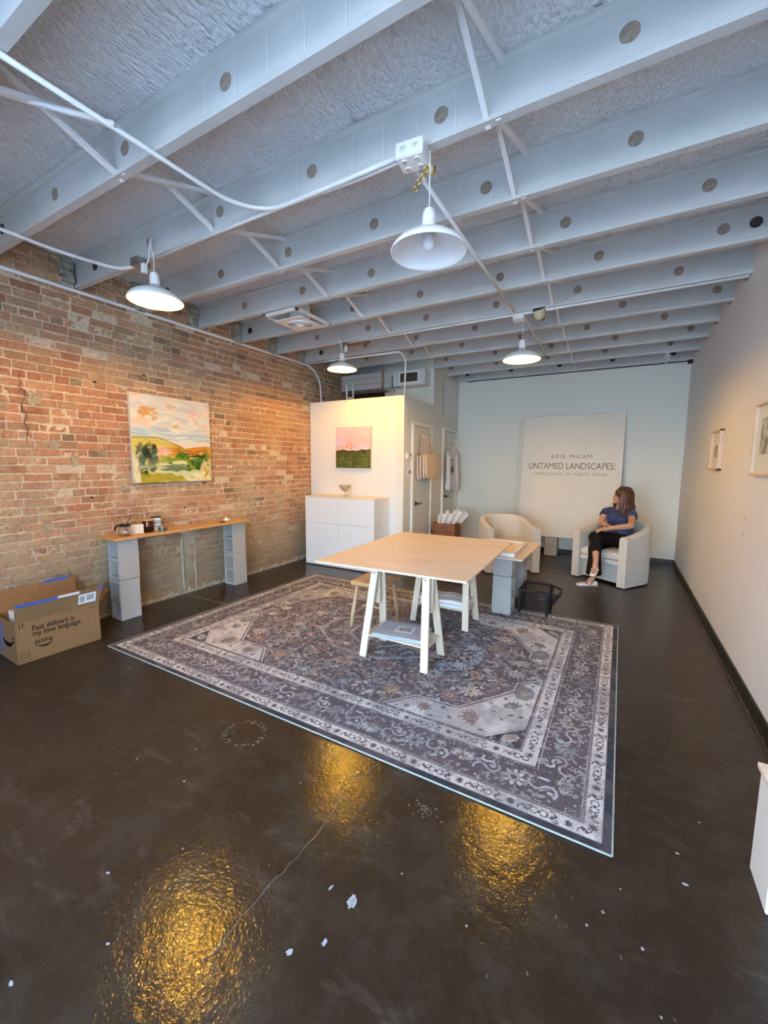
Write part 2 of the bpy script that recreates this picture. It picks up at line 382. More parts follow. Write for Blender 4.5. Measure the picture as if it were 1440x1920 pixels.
ceil_ = MB(); nx, ny = 150, 210
q = np.random.RandomState(3); gx = np.linspace(XL-.1,XR+.1,nx); gy = np.linspace(YF,YB+.05,ny); hh = q.uniform(-.006,.006,(ny,nx))
for j in range(1,ny-1): pass
for px in (-3.7,-2.55,-1.35,-.2): hh[:, np.abs(gx-px) < .03] += .014
vs = [(gx[i],gy[j],ZD+hh[j,i]) for j in range(ny) for i in range(nx)]
fs = [(j*nx+i,(j+1)*nx+i,(j+1)*nx+i+1,j*nx+i+1) for j in range(ny-1) for i in range(nx-1)]
ceil_.add(vs, fs); struct(ceil_.build('ceiling', M['deck'], smooth=True))
struct(MB().box(XR,XR+.12,YF,YB+.1,0,3.42).build('wall_right', M['right_paint']))
wr = bpy.data.objects['wall_right']
mb = MB()
for (y,z,r) in ((3.959,1.161,.016),(3.971,1.043,.014),(4.37,1.71,.008)): mb.box(XR-.002,XR+.001,y-r,y+r,z-r*1.2,z+r*1.2)
mb.build('putty_patch', plain('putty', (.55,.52,.49,1), .8), wr, bevel=.001)
struct(MB().box(XL-.1,XR+.1,YB,YB+.12,0,3.42).build('wall_back', M['back_paint']))
struct(MB().box(XR-.014,XR,YF,YB,0,.075).build('baseboard_right', M['black_trim'], bevel=.003))
struct(MB().box(-2.77,XR-.014,YB-.014,YB,0,.075).build('baseboard_back', M['black_trim'], bevel=.003))

# brick wall: individual bricks in one wall mesh + mortar bed
verts = []; faces = []; cols = []
q = random.Random(11); z = .004; row = 0; pitch = .0722
def cell(y, z): return math.sin(y*2.3+z*1.7)*.5+math.sin(y*5.1-z*3.3+1)*.3+math.sin(y*.9+z*6.1)*.35
while z < 3.36:
    y = YF - q.uniform(0,.2); hdr = (row % 7 == 3)
    while y < YB:
        Lb = (.095 if hdr else (.205 if q.random() < .72 else q.choice([.10,.15,.17]))) + q.uniform(-.008,.008)
        h = pitch-.012+q.uniform(-.003,.003); y1 = y+Lb
        if y1 > YF+.02 and y < YB-.02 and not (2.96 < (y+y1)/2 < 3.12 and z < .86):
            px = XL + q.uniform(-.006,.005) + (-.012 if q.random() < .04 else 0)
            zz = z + q.uniform(-.002,.002); e = .004
            o = [(XL-.03,y,zz),(XL-.03,y1,zz),(XL-.03,y1,zz+h),(XL-.03,y,zz+h)]
            jj = lambda s_: q.uniform(-s_,s_)
            f_ = [(px-e,y+jj(.002),zz+jj(.002)),(px-e,y1+jj(.002),zz+jj(.002)),(px-e,y1+jj(.002),zz+h+jj(.002)),(px-e,y+jj(.002),zz+h+jj(.002))]
            g_ = [(px+jj(.0015),y+.006+jj(.002),zz+.006+jj(.001)),(px+jj(.0015),y1-.006+jj(.002),zz+.006+jj(.001)),(px+jj(.0015),y1-.006+jj(.002),zz+h-.006+jj(.001)),(px+jj(.0015),y+.006+jj(.002),zz+h-.006+jj(.001))]
            b0 = len(verts); verts += o+f_+g_
            for a in (0,4):
                for k in range(4): faces.append((b0+a+k,b0+a+(k+1)%4,b0+a+4+(k+1)%4,b0+a+4+k))
            faces.append((b0+8,b0+9,b0+10,b0+11))
            red = cell(y,z)*.5 + q.gauss(0,.32) + (.25 if z < 2.0 and y < 2.4 else 0) + (.2 if z < 1.5 and y > 4 else 0) - (.28 if z > 2.3 else 0)
            t_ = min(1,max(0,.45+red*.5)); tan = np.array((.56,.37,.22)); rd = np.array((.50,.20,.11)); c = tan*(1-t_)+rd*t_
            c = c*q.uniform(.75,1.12)
            if q.random() < .03: c = np.array((.25,.18,.12))
            cols += [(*c,1)]*9
        y = y1 + q.uniform(.008,.013)
    z += pitch + q.uniform(-.0015,.0015); row += 1
me = bpy.data.meshes.new('bricks'); me.from_pydata(verts, [], faces)
ca = me.color_attributes.new('col','FLOAT_COLOR','CORNER'); arr = []
for k,pg in enumerate(me.polygons): arr += list(cols[k])*pg.loop_total
ca.data.foreach_set('color', arr); me.update()
wl = struct(link('wall_left', me, M['brick']))
mb = MB(); ny, nz = 300, 110; q2 = np.random.RandomState(5)
ys = np.linspace(YF,YB,ny); zs = np.linspace(0,3.38,nz); off = q2.uniform(-.0035,.0035,(nz,ny))
vs = [(XL-.007+off[j,i], ys[i], zs[j]) for j in range(nz) for i in range(ny)]
fs = [(j*ny+i,j*ny+i+1,(j+1)*ny+i+1,(j+1)*ny+i) for j in range(nz-1) for i in range(ny-1)]
mb.add(vs, fs); mb.box(XL-.2,XL-.03,YF,YB+.1,0,3.42); mo = mb.build('mortar_bed', M['mortar'], wl, merge=False)
# cement lines of an old pipe chase, with the filled strip between, cement foot along the floor
mb = MB(); 
for yy in (2.965,3.125): mb.add(*(lambda b:(b.v,b.f))(MB().tube([(XL+.000,yy+R_.uniform(-.004,.004),zz) for zz in np.linspace(.02,.86,12)], [.006+R_.random()*.003 for _ in range(12)], 6)))
mb.build('cement_ridge', plain('cement_ridge', (.50,.46,.38,1), .9, var=.2, vs=40), wl)
mb = MB(); n_ = 120
for i in range(n_):
    y0 = 1.2+i*.036; r = .02+.02*R_.random(); mb.box(XL-.02, XL+.004+r*.6, y0, y0+.04, 0, .02+.03*R_.random()*(1 if R_.random()<.7 else 2))
mb.build('cement_foot', M['pocket'], wl, merge=False, bevel=.006)
# grey cement patches smeared over the bricks, and a jagged crack
def wblob(cy, cz, ry, rz, seed, th=.007, n=16):
    q_ = random.Random(seed); pts = [(cy+ry*math.cos(2*pi*k/n)*q_.uniform(.55,1.25), cz+rz*math.sin(2*pi*k/n)*q_.uniform(.55,1.25)) for k in range(n)]
    return MB().prism(pts, XL-.01, XL+th, Matrix(((0,0,1,0),(1,0,0,0),(0,1,0,0),(0,0,0,1))))
cem = plain('cement_smear', (.36,.30,.20,1), .95, var=.3, vs=30, bump=.8, bs=60); mb = MB()
for i,(y_,z_,a_,b_) in enumerate(((1.66,2.08,.055,.06),(1.78,1.70,.065,.035),(1.93,1.56,.035,.05),(1.68,.96,.04,.055),(2.35,1.28,.03,.02),(4.05,1.62,.03,.02),(3.75,1.05,.05,.03),(1.45,2.0,.05,.03),(4.6,.95,.06,.03),(2.5,2.65,.06,.03),(3.3,2.6,.09,.025))):
    b = wblob(y_,z_,a_,b_,50+i); mb.add(b.v,b.f)
mb.build('cement_patch', cem, wl, merge=False)
mb = MB(); q_ = random.Random(4); py, pz = 1.575, 2.27
for k in range(16):
    ny_, nz_ = 1.585+q_.uniform(-.022,.022), pz-.036; mb.beam((XL+.004,py,pz),(XL+.004,ny_,nz_), q_.uniform(.002,.006), .006, (1,0,0)); py,pz = ny_,nz_
mb.build('wall_crack', plain('crack_dark', (.10,.065,.04,1), .9), wl, merge=False)
# dark nail holes
mb = MB()
for (y,z) in ((2.50,.80),(3.02,1.02),(3.3,1.30),(2.63,2.45),(2.15,2.30),(4.1,1.2),(4.6,1.25),(2.05,1.2)): mb.box(XL-.01,XL+.0055,y-.012,y+.012,z-.009,z+.009)
mb.build('anchor_hole', M['slot_black'], wl, bevel=.004)

# front storefront wall (behind the camera): glazed, daylight comes in here
WX0, WX1, WZ0, WZ1 = -2.3, .80, .10, 2.95
mb = MB(); mb.box(XL-.1,WX0,YF-.15,YF,0,3.42).box(WX1,XR+.12,YF-.15,YF,0,3.42).box(WX0,WX1,YF-.15,YF,WZ1,3.42).box(WX0,WX1,YF-.15,YF,0,WZ0)
struct(mb.build('wall_front', M['white_paint'], merge=False))
mb = MB()
for x in (WX0+.03,-1.25,-.2,WX1-.03): mb.box(x-.03,x+.03,YF-.1,YF-.03,WZ0,WZ1)
for z in (WZ0+.03,2.15,WZ1-.03): mb.box(WX0,WX1,YF-.1,YF-.03,z-.03,z+.03)
wf = struct(mb.build('window_1', M['dark_metal'], merge=False))
tg = NT('window_glass'); tg.set(**{'Base Color':(1,1,1,1),'Roughness':0.0,'Transmission Weight':1.0,'IOR':1.02}); MB().box(WX0,WX1,YF-.068,YF-.062,WZ0,WZ1).build('pane', tg.m, wf)

# partition room at the back left
struct(MB().box(XL+.012,-2.69,5.30,5.42,0,2.508).build('wall_partition', M['white_paint']))
mb = MB(); mb.box(0.0,1.13,-.12,0,0,2.508,MSW).box(1.13,2.49,-.12,0,0,3.36,MSW).box(1.13,1.25,-.12,-.9,2.4,3.36,MSW)
struct(mb.build('wall_partition_side', M['back_paint'], merge=False))
struct(MB().box(XL,-2.86,5.42,YB,2.36,2.44).build('ceiling_partition', M['white_paint']))
mb = MB()
pnl = [(1.60,2.40,2.36,3.055)]
for s0,z0,s1,z1 in pnl: mb.box(s0,s1,.002,.010,z0,z1,MSW)
struct(mb.build('trim_1', M['white_paint'], bevel=.002))
mb = MB().box(1.592,1.600,.001,.006,2.39,3.06,MSW); struct(mb.build('trim_2', M['slot_black']))

def door(idx, s0, s1, zt, hs, hz, hinge_z):
    w = .055; d = struct(MB().box(s0+w,s1-w,.004,.020,.005,zt-w,MSW).build('door_%d'%idx, M['door_paint'], bevel=.003))
    mb = MB().box(s0,s0+w,.0,.032,0,zt,MSW).box(s1-w,s1,.0,.032,0,zt,MSW).box(s0,s1,.0,.032,zt-w,zt,MSW)
    mb.build('door_casing', M['trim_paint'], d, bevel=.004, merge=False)
    MB().box(s0+w,s1-w,.003,.0215,zt-w-.006,zt-w,MSW).build('door_gap', M['slot_black'], d)
    mb = MB().tube([SW(hs,.02,hz),SW(hs,.075,hz)], .011, 10); mb.tube([SW(hs,.02,hz),SW(hs,.03,hz)], .032, 16)
    mb.tube(arc_path([SW(hs,.07,hz),SW(hs+.03,.08,hz),SW(hs+.115,.07,hz)], .02), .010, 10)
    mb.build('door_handle', M['dark_metal'], d, smooth=False)
    for hz_ in hinge_z:
        MB().box(s1-w-.012,s1-w+.012,.018,.040,hz_-.05,hz_+.05,MSW).build('hinge', M['trim_paint'], d, bevel=.003)
    return d
door(1, .255, 1.067, 2.17, .405, .944, (.35,1.0,1.80)); door(2, 1.594, 2.36, 2.19, 1.75, .97, (.35,1.85))
t_ = thing('thermostat', 'small beige thermostat on the wall left of the first grey door', 'thermostat', SW(.145,0,1.66))
def in_parent(o, par):            # mesh written in world space, parented under an offset empty
    o.data.transform(Matrix.Translation(-Vector(par.location)) if not par.rotation_euler.z else (Matrix.Translation(par.location)@Matrix.Rotation(par.rotation_euler.z,4,'Z')).inverted())
    o.parent = par; return o
in_parent(MB().box(.07,.22,.0,.028,1.615,1.705,MSW).build('housing', M['plastic_white'], bevel=.006), t_)
in_parent(MB().box(.155,.185,.028,.031,1.665,1.69,MSW).build('display', M['slot_black']), t_)
t_ = thing('light_switch', 'white double wall switch plate below the thermostat', 'light switch', SW(.18,0,1.43))
in_parent(MB().box(.125,.235,.0,.008,1.365,1.50,MSW).build('plate', M['plastic_white'], bevel=.003), t_)
for s_ in (.15,.195): in_parent(MB().box(s_,s_+.02,.008,.018,1.405,1.46,MSW).build('toggle', M['galv'], bevel=.002), t_)

# ------------------------------------------------------------------ joists, braces, conduit
prof = [(-.020,.0),(.030,.0),(.030,.008),(.018,.012),(.018,.228),(.030,.236),(.030,.247),(-.028,.247),(-.030,.228),(-.014,.220),(.0,.216),(.0,.040),(-.008,.037),(-.008,.030),(-.019,.027),(-.020,.023)]
ORD = ['nearest','second','third','fourth','fifth','sixth','seventh','eighth','ninth','tenth','eleventh','twelfth']
disc = MB().lathe([(0.0001,-.0035),(.034,-.0035),(.0365,-.002),(.0365,.0)], n=24, M=Matrix.Rotation(-pi/2,4,'X')).mesh('web_hole')
offs = {-1:-.4,0:-.04,1:-.072,2:-.03,3:-.434,4:-.25,5:-.455,6:-.085,7:-.459,8:-.15,9:-.3,10:-.2}
for k in range(-1,11):
    j = MB().prism(prof, XL-.02, XR+.02, Matrix(((0,0,1,0),(1,0,0,0),(0,1,0,0),(0,0,0,1))))
    nm = ORD[k+1]
    lab = 'white steel ceiling joist, the %s one counted from the front'%nm if k < 5 else 'white steel ceiling joist, the %s one counted from the back wall'%(['nearest','second','third','fourth','fifth','sixth'][10-k])
    o = thing('ceiling_joist', lab, 'ceiling joist', (0,JY(k),ZJ), 0, 'white steel joists across the ceiling')
    j.build('steel_beam', M['joist'], o, merge=False)
    x = offs[k] + 2*.795
    while x > XL+.1:
        if x < XR-.08 and not (k >= 8 and -4.4 < x < -2.75):
            dark = k == 10 or x < -3.9
            h_ = link('web_hole', disc, None, o); 
            if not disc.materials: disc.materials.append(M['web_hole'])
            h_.location = (x + R_.uniform(-.008,.008), .0, .125)
            if dark: h_.material_slots[0].link = 'OBJECT'; h_.material_slots[0].material = M['web_hole_dark']
        x -= .795
    if k == 4:
        h_ = link('web_hole', disc, None, o); h_.location = (.715,0,.125); h_.material_slots[0].link = 'OBJECT'; h_.material_slots[0].material = M['web_hole_dark']
# mortar pockets round the joist ends, left in the brick wall
mb = MB()
for k in range(-1,10):
    for side in (-1,):
        y0 = JY(k)-.022
        for i in range(5):
            z0 = ZJ-.03+i*.056; mb.box(XL-.02, XL+.03+R_.uniform(0,.03), y0-.085-R_.uniform(0,.03), y0+.001, z0, z0+.058)
mb.build('joist_pocket', M['pocket'], wl, merge=False, bevel=.012)
mb = MB()
for k in range(3,10):
    y0 = JY(k)-.02
    for i in range(4):
        z0 = ZJ+.0+i*.061; mb.box(XR-.02-R_.uniform(0,.03), XR+.01, y0+.06, y0+.06+.07+R_.uniform(0,.04), z0, z0+.063)
mb.build('joist_pocket', M['pocket'], wr, merge=False, bevel=.01)

def braces(xs, rowname):
    g = 'cross braces between the joists, %s row'%rowname
    for k in range(-1,10):
        x = xs(k)
        if rowname == 'left' and k > 6: continue
        y0, y1 = JY(k)+.02, JY(k+1)-.005
        for (za,zb,w) in ((ZJ-.004,ZD-.03,'rising'),(ZD-.03,ZJ-.004,'falling')):
            xo = x + (.035 if w == 'rising' else -.03)
            mb = MB(); mb.beam((xo,y0-(.03 if w=='rising' else 0),za),(xo,y1+(.03 if w!='rising' else 0),zb), .024, .004); mb.beam((xo+.011,y0-(.03 if w=='rising' else 0),za+.01),(xo+.011,y1+(.03 if w!='rising' else 0),zb+.01), .004, .022)
            o = mb.build('cross_brace', M['conduit'], merge=False)
            nm = 'front bay' if k == -1 else 'bay %s joist'%('behind the '+ORD[k+1])
            tag(o, 'thin white %s brace, %s row, %s'%(w, rowname, 'frontmost bay' if k == -1 else 'in the bay behind the %s joist'%ORD[k+1]), 'brace', g)
braces(lambda k: -2.48, 'left'); braces(lambda k: -.60-.012*k, 'right')

def conduit(pts, label, r=.0125, rad=.12, name='conduit', mat='conduit'):
    o = MB().tube(arc_path(pts, rad), r, 10).build(name, M[mat], smooth=True); tag(o, label, 'conduit'); return o
zc = ZJ-.016
c_ = conduit([(-2.17,.3,zc),(-2.118,1.84,zc),(-1.98,2.015,zc),(-1.35,2.055,zc+.004),(-1.05,2.035,zc)], 'white conduit running back from the front, curving right to the outlet box', rad=.28)
conduit([(-3.27,2.035,zc),(-1.5,2.022,zc),(-1.05,2.010,zc)], 'white conduit along the second full joist between the left lamp and outlet box', rad=.1)
conduit([(-3.69,.6,zc),(-3.70,1.66,zc),(-3.60,2.02,zc),(-3.36,2.03,zc)], 'white conduit running from the front and bending right to the left lamp box', rad=.3)
conduit([(-2.95,.72,ZD-.03),(-2.12,1.20,zc+.004)], 'short white conduit slanting across the front joist bay at left', rad=.1)
conduit([(-1.03,2.10,zc),(-1.03,4.46,zc)], 'long white conduit running back from the outlet box to the rear right lamp')
conduit([(-.97,4.68,zc),(-.98,5.2,zc+.0),(-1.0,6.35,zc)], 'white conduit continuing back from behind the rear right lamp')
conduit([(-3.12,4.545,zc),(-1.02,4.548,zc),(-.9,4.548,zc),(XR-.02,4.552,zc)], 'long white conduit along the joist of the two rear lamps')
conduit([(-2.72,5.20,zc-.01),(-3.6,5.18,zc-.005),(-4.34,5.19,zc)], 'white conduit across the ceiling above the partition front')
conduit([(-2.9,5.20,zc),(-2.70,5.21,zc-.01),(-2.695,5.335,zc-.1),(-2.712,5.345,2.51)], 'white conduit bending down to the front right corner of the partition top', rad=.16)
conduit([(-4.372,.3,3.072),(-4.372,5.0,3.078),(-4.33,5.30,3.06),(-4.30,5.46,2.86),(-4.30,5.48,2.46)], 'long white conduit along the top of the brick wall, bending down behind the partition', r=.014, rad=.2)
conduit([(-2.6,YB-.012,3.098),(.80,YB-.012,3.098)], 'thin black cable along the top of the back wall', r=.006, mat='black_trim', name='cable')
wc = bpy.data.objects['cable']; wc['category'] = 'cable'

# ------------------------------------------------------------------ pendant lamps
def pendant(x, y, zr, on, label, boxz=3.07):
    t = thing('pendant_lamp', label, 'pendant lamp', (x,y,zr), 0, 'white barn pendant lamps')
    outer = [(.190,0),(.192,.004),(.183,.022),(.168,.040),(.140,.060),(.105,.076),(.070,.088),(.045,.100),(.034,.118)]
    inner = [(.030,.116),(.042,.096),(.068,.084),(.103,.072),(.138,.056),(.166,.036),(.180,.020),(.188,.0)]
    MB().lathe(outer+inner+[outer[0]], n=48).build('shade', M['shade'], t, smooth=True)
    MB().lathe([(.0001,.205),(.020,.205),(.030,.197),(.034,.170),(.036,.118),(.036,.108),(.0001,.108)], n=24).build('socket_cap', M['shade'], t, smooth=True)
    MB().lathe([(.0001,.012),(.012,.013),(.024,.022),(.030,.038),(.028,.056),(.018,.076),(.0145,.09),(.0145,.110)], n=20).build('bulb', M['bulb_on' if on else 'bulb_off'], t, smooth=True)
    MB().tube([(0,0,.20),(0,0,boxz-zr)], .003, 8).build('cord', M['plastic_white'], t)
    return t
pendant(-3.09,1.97,2.735,True,'lit white barn lamp hanging nearest to the brick wall')
pendant(-.905,2.03,2.60,False,'unlit white barn lamp hanging under the ceiling outlet box, middle of the room')
pendant(-3.19,4.50,2.745,True,'lit white barn lamp hanging in front of the partition wall')
pendant(-.965,4.60,2.635,True,'lit white barn lamp hanging at rear right in front of the back wall')

# junction boxes
def jbox(x, y, z, s, mat, label, name='junction_box'):
    t = thing(name, label, 'junction box', (x,y,z))
    MB().box(-s,s,-s,s,-.025,.025).build('box_body', M[mat], t, bevel=.004)
    MB().box(-s*1.06,s*1.06,-s*1.06,s*1.06,-.029,-.025).build('cover_plate', M[mat], t, bevel=.002)
    return t
jbox(-3.31,2.0,3.07,.05,'galv','grey metal junction box above the lamp nearest the brick wall')
b = bpy.data.objects['junction_box']
for dx in (.0,.07): pass
# loops of white cable and a plug at the left lamp
conduit([(-3.09,1.97,3.05),(-3.10,1.96,3.11),(-3.14,1.99,3.21),(-3.18,2.0,3.17),(-3.16,1.98,3.06),(-3.17,1.96,3.0)], 'loop of white lamp cord on the joist above the left lamp', r=.005, rad=.06, name='cord_loop')
bpy.data.objects['cord_loop']['category'] = 'cord'
tag(MB().box(-.018,.018,-.018,.018,-.04,.03).build('cord_plug', M['plastic_white'], bevel=.006), 'white plug hanging beside the grey box above the left lamp', 'plug').location = (-3.18,1.95,2.985)
jbox(-3.18,4.55,3.06,.04,'galv','grey metal junction box above the lamp in front of the partition')
conduit([(-3.12,4.535,3.045),(-2.80,4.535,3.045)], 'short rusty brown pipe beside the box above the partition lamp', r=.014, name='rusty_pipe', mat='crate_wood')
tag(MB().box(-.016,.016,-.016,.016,-.05,.02).build('cord_plug', M['plastic_white'], bevel=.006), 'white plug hanging beside the grey box above the partition lamp', 'plug').location = (-3.14,4.52,3.02)
conduit([(-3.19,4.50,3.06),(-3.22,4.49,3.12),(-3.26,4.52,3.22),(-3.24,4.52,3.10),(-3.19,4.50,3.02)], 'loop of white lamp cord above the partition lamp', r=.004, rad=.05, name='cord_loop')
jbox(-1.0,4.56,3.055,.055,'plastic_white','white junction box above the rear right lamp')
conduit([(-1.0,4.53,3.06),(-.75,4.50,3.07),(-.46,4.555,3.2)], 'thin white cord from the rear lamp box up to a joist hole', r=.004, name='cord_loop')
tag(bpy.data.objects['cord_loop.002'], cat='cord'); tag(bpy.data.objects['cord_loop.001'], cat='cord'); bpy.data.objects['rusty_pipe']['category'] = 'pipe'
t_ = thing('warning_light', 'yellowed cone warning light under the joist by the rear right lamp', 'warning light', (-.80,4.56,3.075))
MB().box(-.06,.06,-.045,.045,.0,.03).build('base', M['black_trim'], t_, bevel=.005)
MB().lathe([(.058,0),(.055,-.035),(.04,-.06),(.012,-.075),(.0001,-.077)], n=24).build('cone_lens', M['siren_cream'], t_, smooth=True)

# outlet box with two faces of sockets
t_ = thing('outlet_box', 'white ceiling outlet box with four sockets above the unlit lamp', 'outlet box', (-.985,2.0,3.055), .12)
t_.rotation_euler = (0,0,.1)
MB().box(-.072,.072,-.060,.060,-.030,.040).build('box_body', M['plastic_white'], t_, bevel=.008)
MB().box(-.068,.068,-.056,.056,-.036,-.030).build('cover_plate', M['plastic_white'], t_, bevel=.003)
def socket(par, Mx):
    o = MB().lathe([(.0001,.004),(.016,.004),(.018,.0)], n=20, M=Mx).build('socket_face', M['shade'], par)
    mb = MB().box(-.008,-.005,-.002,.006,.004,.0052,Mx).box(.005,.008,-.002,.006,.004,.0052,Mx).box(-.002,.002,-.010,-.006,.004,.0052,Mx)
    mb.build('slots', M['slot_black'], o, merge=False)
for sx_ in (-.032,.032):
    for sy_ in (-.027,.027): socket(t_, Matrix.Translation((sx_,sy_,-.036))@Matrix.Rotation(pi,4,'X'))
    socket(t_, Matrix.Translation((sx_,-.060,.005))@Matrix.Rotation(pi/2,4,'X'))
t_ = thing('hook_hardware', 'brass and cream hooks and chain below the ceiling outlet box', 'hook', (-.93,2.04,3.03))
MB().tube(arc_path([(0,0,.02),(.0,0,-.03),(.03,.01,-.06),(.04,.02,-.02)], .02), .005, 8).build('hook', M['brass'], t_, smooth=True)
for i in range(4):
    MB().tube([(.012*math.cos(a)-.02*i, .01*(i%2), -.03-.022*i+.014*math.sin(a)) for a in np.linspace(0,2*pi,13)], .0035, 6, caps=False).build('chain_link', M['brass'], t_, smooth=True)
MB().tube([(.0,.01,.0),(.03,.03,-.04)], .016, 12).build('cream_fitting', M['siren_cream'], t_, smooth=True)

# ceiling exhaust fan
t_ = thing('ceiling_fan_vent', 'square white exhaust fan grille hanging below the joists', 'vent', (-3.12,3.62,0))
MB().box(-.20,.17,-.19,.19,3.045,3.060).build('diffuser_plate', M['plastic_white'], t_, bevel=.006)
MB().lathe([(.0001,3.020),(.035,3.020),(.045,3.028),(.05,3.045)], n=32).build('hub', M['plastic_white'], t_, smooth=True)
mb = MB()
for r_ in (.058,.072,.086,.100,.114,.128): mb.lathe([(r_,3.045),(r_,3.034),(r_+.006,3.034),(r_+.006,3.045)], n=40)
mb.build('louvre_rings', M['plastic_white'], t_, merge=False)
MB().lathe([(.052,3.0445),(.130,3.0445)], n=40).build('dark_opening', M['slot_black'], t_)
MB().tube([(0,0,3.07),(0,0,3.30)], .11, 28).build('duct_collar', M['conduit'], t_, smooth=True)
mb = MB().box(-.24,.22,-.30,-.27,3.07,3.098).box(-.24,.22,.24,.27,3.07,3.098).box(.19,.22,-.30,.27,3.07,3.098).box(-.24,-.21,-.30,.27,3.07,3.098)
mb.build('support_frame', M['conduit'], t_, merge=False, bevel=.003)

# air handler and duct above the partition
t_ = thing('air_handler', 'grey sheet metal air handler lying above the partition room', 'air handler', (-3.8,6.10,2.755))
MB().box(-.40,.38,-.20,.14,0,.255).build('cabinet', plain('grey_sheet', (.55,.55,.54,1), .45, .3, var=.08, vs=4), t_, bevel=.006)
mb = MB()
for z_ in (.085,.175): mb.box(-.405,.385,-.206,-.199,z_,z_+.006)
mb.build('panel_seam', M['galv'], t_, merge=False)
MB().box(.38,.425,-.19,.13,.0,.25).build('crinkled_foil_collar', plain('foil', (.75,.74,.72,1), .25, 1, var=.2, vs=60, bump=1, bs=45), t_)
mb = MB()
for x_ in (-.26,-.13): mb.tube([(x_,-.24,-.14),(x_,-.24,.10)], .016, 10)
mb.tube([(-.26,-.24,-.12),(-.13,-.24,-.12)], .016, 10); mb.build('drain_trap', M['plastic_white'], t_, merge=False)
t_ = thing('supply_duct', 'square duct box with a black slotted grille beside the tall wall', 'duct', (-3.18,6.3,2.81))
MB().box(-.10,.40,-.12,.11,0,.26).build('duct_box', plain('duct_white', (.62,.63,.62,1), .45, var=.03), t_, bevel=.02, seg=3)
MB().box(-.185,-.10,-.10,.10,.01,.25).build('plain_sleeve', plain('duct_grey', (.52,.56,.55,1), .5, var=.03), t_, bevel=.004)
MB().box(-.06,.30,-.128,-.118,.035,.225).build('grille_frame', M['plastic_white'], t_, bevel=.003)
MB().box(-.035,.275,-.131,-.1275,.06,.20).build('grille_opening', M['slot_black'], t_)
mb = MB()
for i in range(12): mb.box(-.03+i*.026,-.024+i*.026,-.136,-.130,.06,.20)
mb.build('grille_slats', M['galv'], t_, merge=False)

# camera sensor and rag at the back right
t_ = tag(MB().box(-.03,.03,-.03,.03,-.03,.025).build('security_camera', M['plastic_black'], bevel=.008), 'small black camera in the top corner above the back wall', 'camera'); t_.location = (XR-.03,7.66,3.07)
mb = MB()
for i in range(7):
    a = i*.9; mb.tube([(.0,0,.02),(.02*math.cos(a),.01*math.sin(a),-.03),(.05*math.cos(a),.02*math.sin(a),-.05-.05*(i%3))], .007, 6)
mb.ball((0,0,-.01), .022); o = mb.build('knotted_rope', M['cloth_white'], merge=False); tag(o, 'knotted white rope tied round a joist at the back right', 'rope'); o.location = (.475,7.05,3.095)

# ------------------------------------------------------------------ rug (pattern woven as a colour attribute on a fine grid)
RA, RB = 3.711, 2.712
nu, nv = 900, 660
ug = np.linspace(0,RA,nu); vg = np.linspace(0,RB,nv); U, V = np.meshgrid(ug, vg)
C = np.zeros((nv,nu,3))
def vnoise(scale, seed, octv=3):
    q = np.random.RandomState(seed); out = np.zeros((nv,nu)); amp = 1; tot = 0
    for o in range(octv):
        gs = scale/2**o; gy_, gx_ = int(RB/gs)+3, int(RA/gs)+3; g = q.rand(gy_,gx_)
        yy = V/gs; xx = U/gs; iy = yy.astype(int); ix = xx.astype(int); fy = yy-iy; fx = xx-ix; fy = fy*fy*(3-2*fy); fx = fx*fx*(3-2*fx)
        out += amp*((g[iy,ix]*(1-fx)+g[iy,ix+1]*fx)*(1-fy)+(g[iy+1,ix]*(1-fx)+g[iy+1,ix+1]*fx)*fy); tot += amp; amp *= .6
    return out/tot
lit = lambda *c: np.array([x for x in srgb(*c)[:3]])
CREAM = lit(205,199,196); PALE = lit(188,182,182); DARK = lit(92,82,88); DARK2 = lit(74,66,74); NAVY = lit(50,54,66); TAN = lit(176,150,126); ROSE = lit(150,120,116); BLUEG = lit(140,146,156)
qx = np.minimum(U, RA-U); qy = np.minimum(V, RB-V); D = np.minimum(qx, qy)
C[:] = DARK
def band(d0, d1, c): C[(D>=d0)&(D<d1)] = c
band(0,.034,NAVY*.8); band(.034,.039,PALE); band(.039,.104,CREAM); band(.104,.110,DARK2); band(.110,.120,PALE); band(.120,.334,DARK)
band(.334,.342,PALE); band(.342,.349,DARK2); band(.349,.430,CREAM); band(.430,.437,DARK2); band(.437,.445,PALE); band(.445,.45,DARK2)
# spandrels
poly = [(.45,.45),(1.296,.45),(1.15,.63),(.865,.64),(.59,1.02),(.59,1.135),(.45,1.25)]
def inpoly(X, Y, P):
    r = np.zeros(X.shape, bool); n = len(P)
    for i in range(n):
        x0,y0 = P[i]; x1,y1 = P[(i+1)%n]
        if y0 == y1: continue
        c_ = ((Y>=min(y0,y1))&(Y<max(y0,y1)))&(X < (x1-x0)*(Y-y0)/(y1-y0)+x0); r ^= c_
    return r
def segd(X, Y, a, b):
    ax,ay = a; bx,by = b; dx,dy = bx-ax,by-ay; t = np.clip(((X-ax)*dx+(Y-ay)*dy)/(dx*dx+dy*dy),0,1); return np.hypot(X-ax-t*dx, Y-ay-t*dy)
ins = inpoly(qx, qy, poly); edge = np.full(U.shape, 9.)
for i in range(1,6): edge = np.minimum(edge, segd(qx,qy,poly[i],poly[i+1]))
fld = D > .45
C[ins] = CREAM
C[fld&~ins&(edge<.022)] = PALE; C[fld&~ins&(edge>.022)&(edge<.03)] = DARK2; C[fld&(edge<.005)] = DARK2
tri = inpoly(qx,qy,[(.45,.45),(.64,.45),(.45,.64)]); C[tri] = NAVY; C[ins&(segd(qx,qy,(.66,.45),(.45,.66))<.01)] = PALE
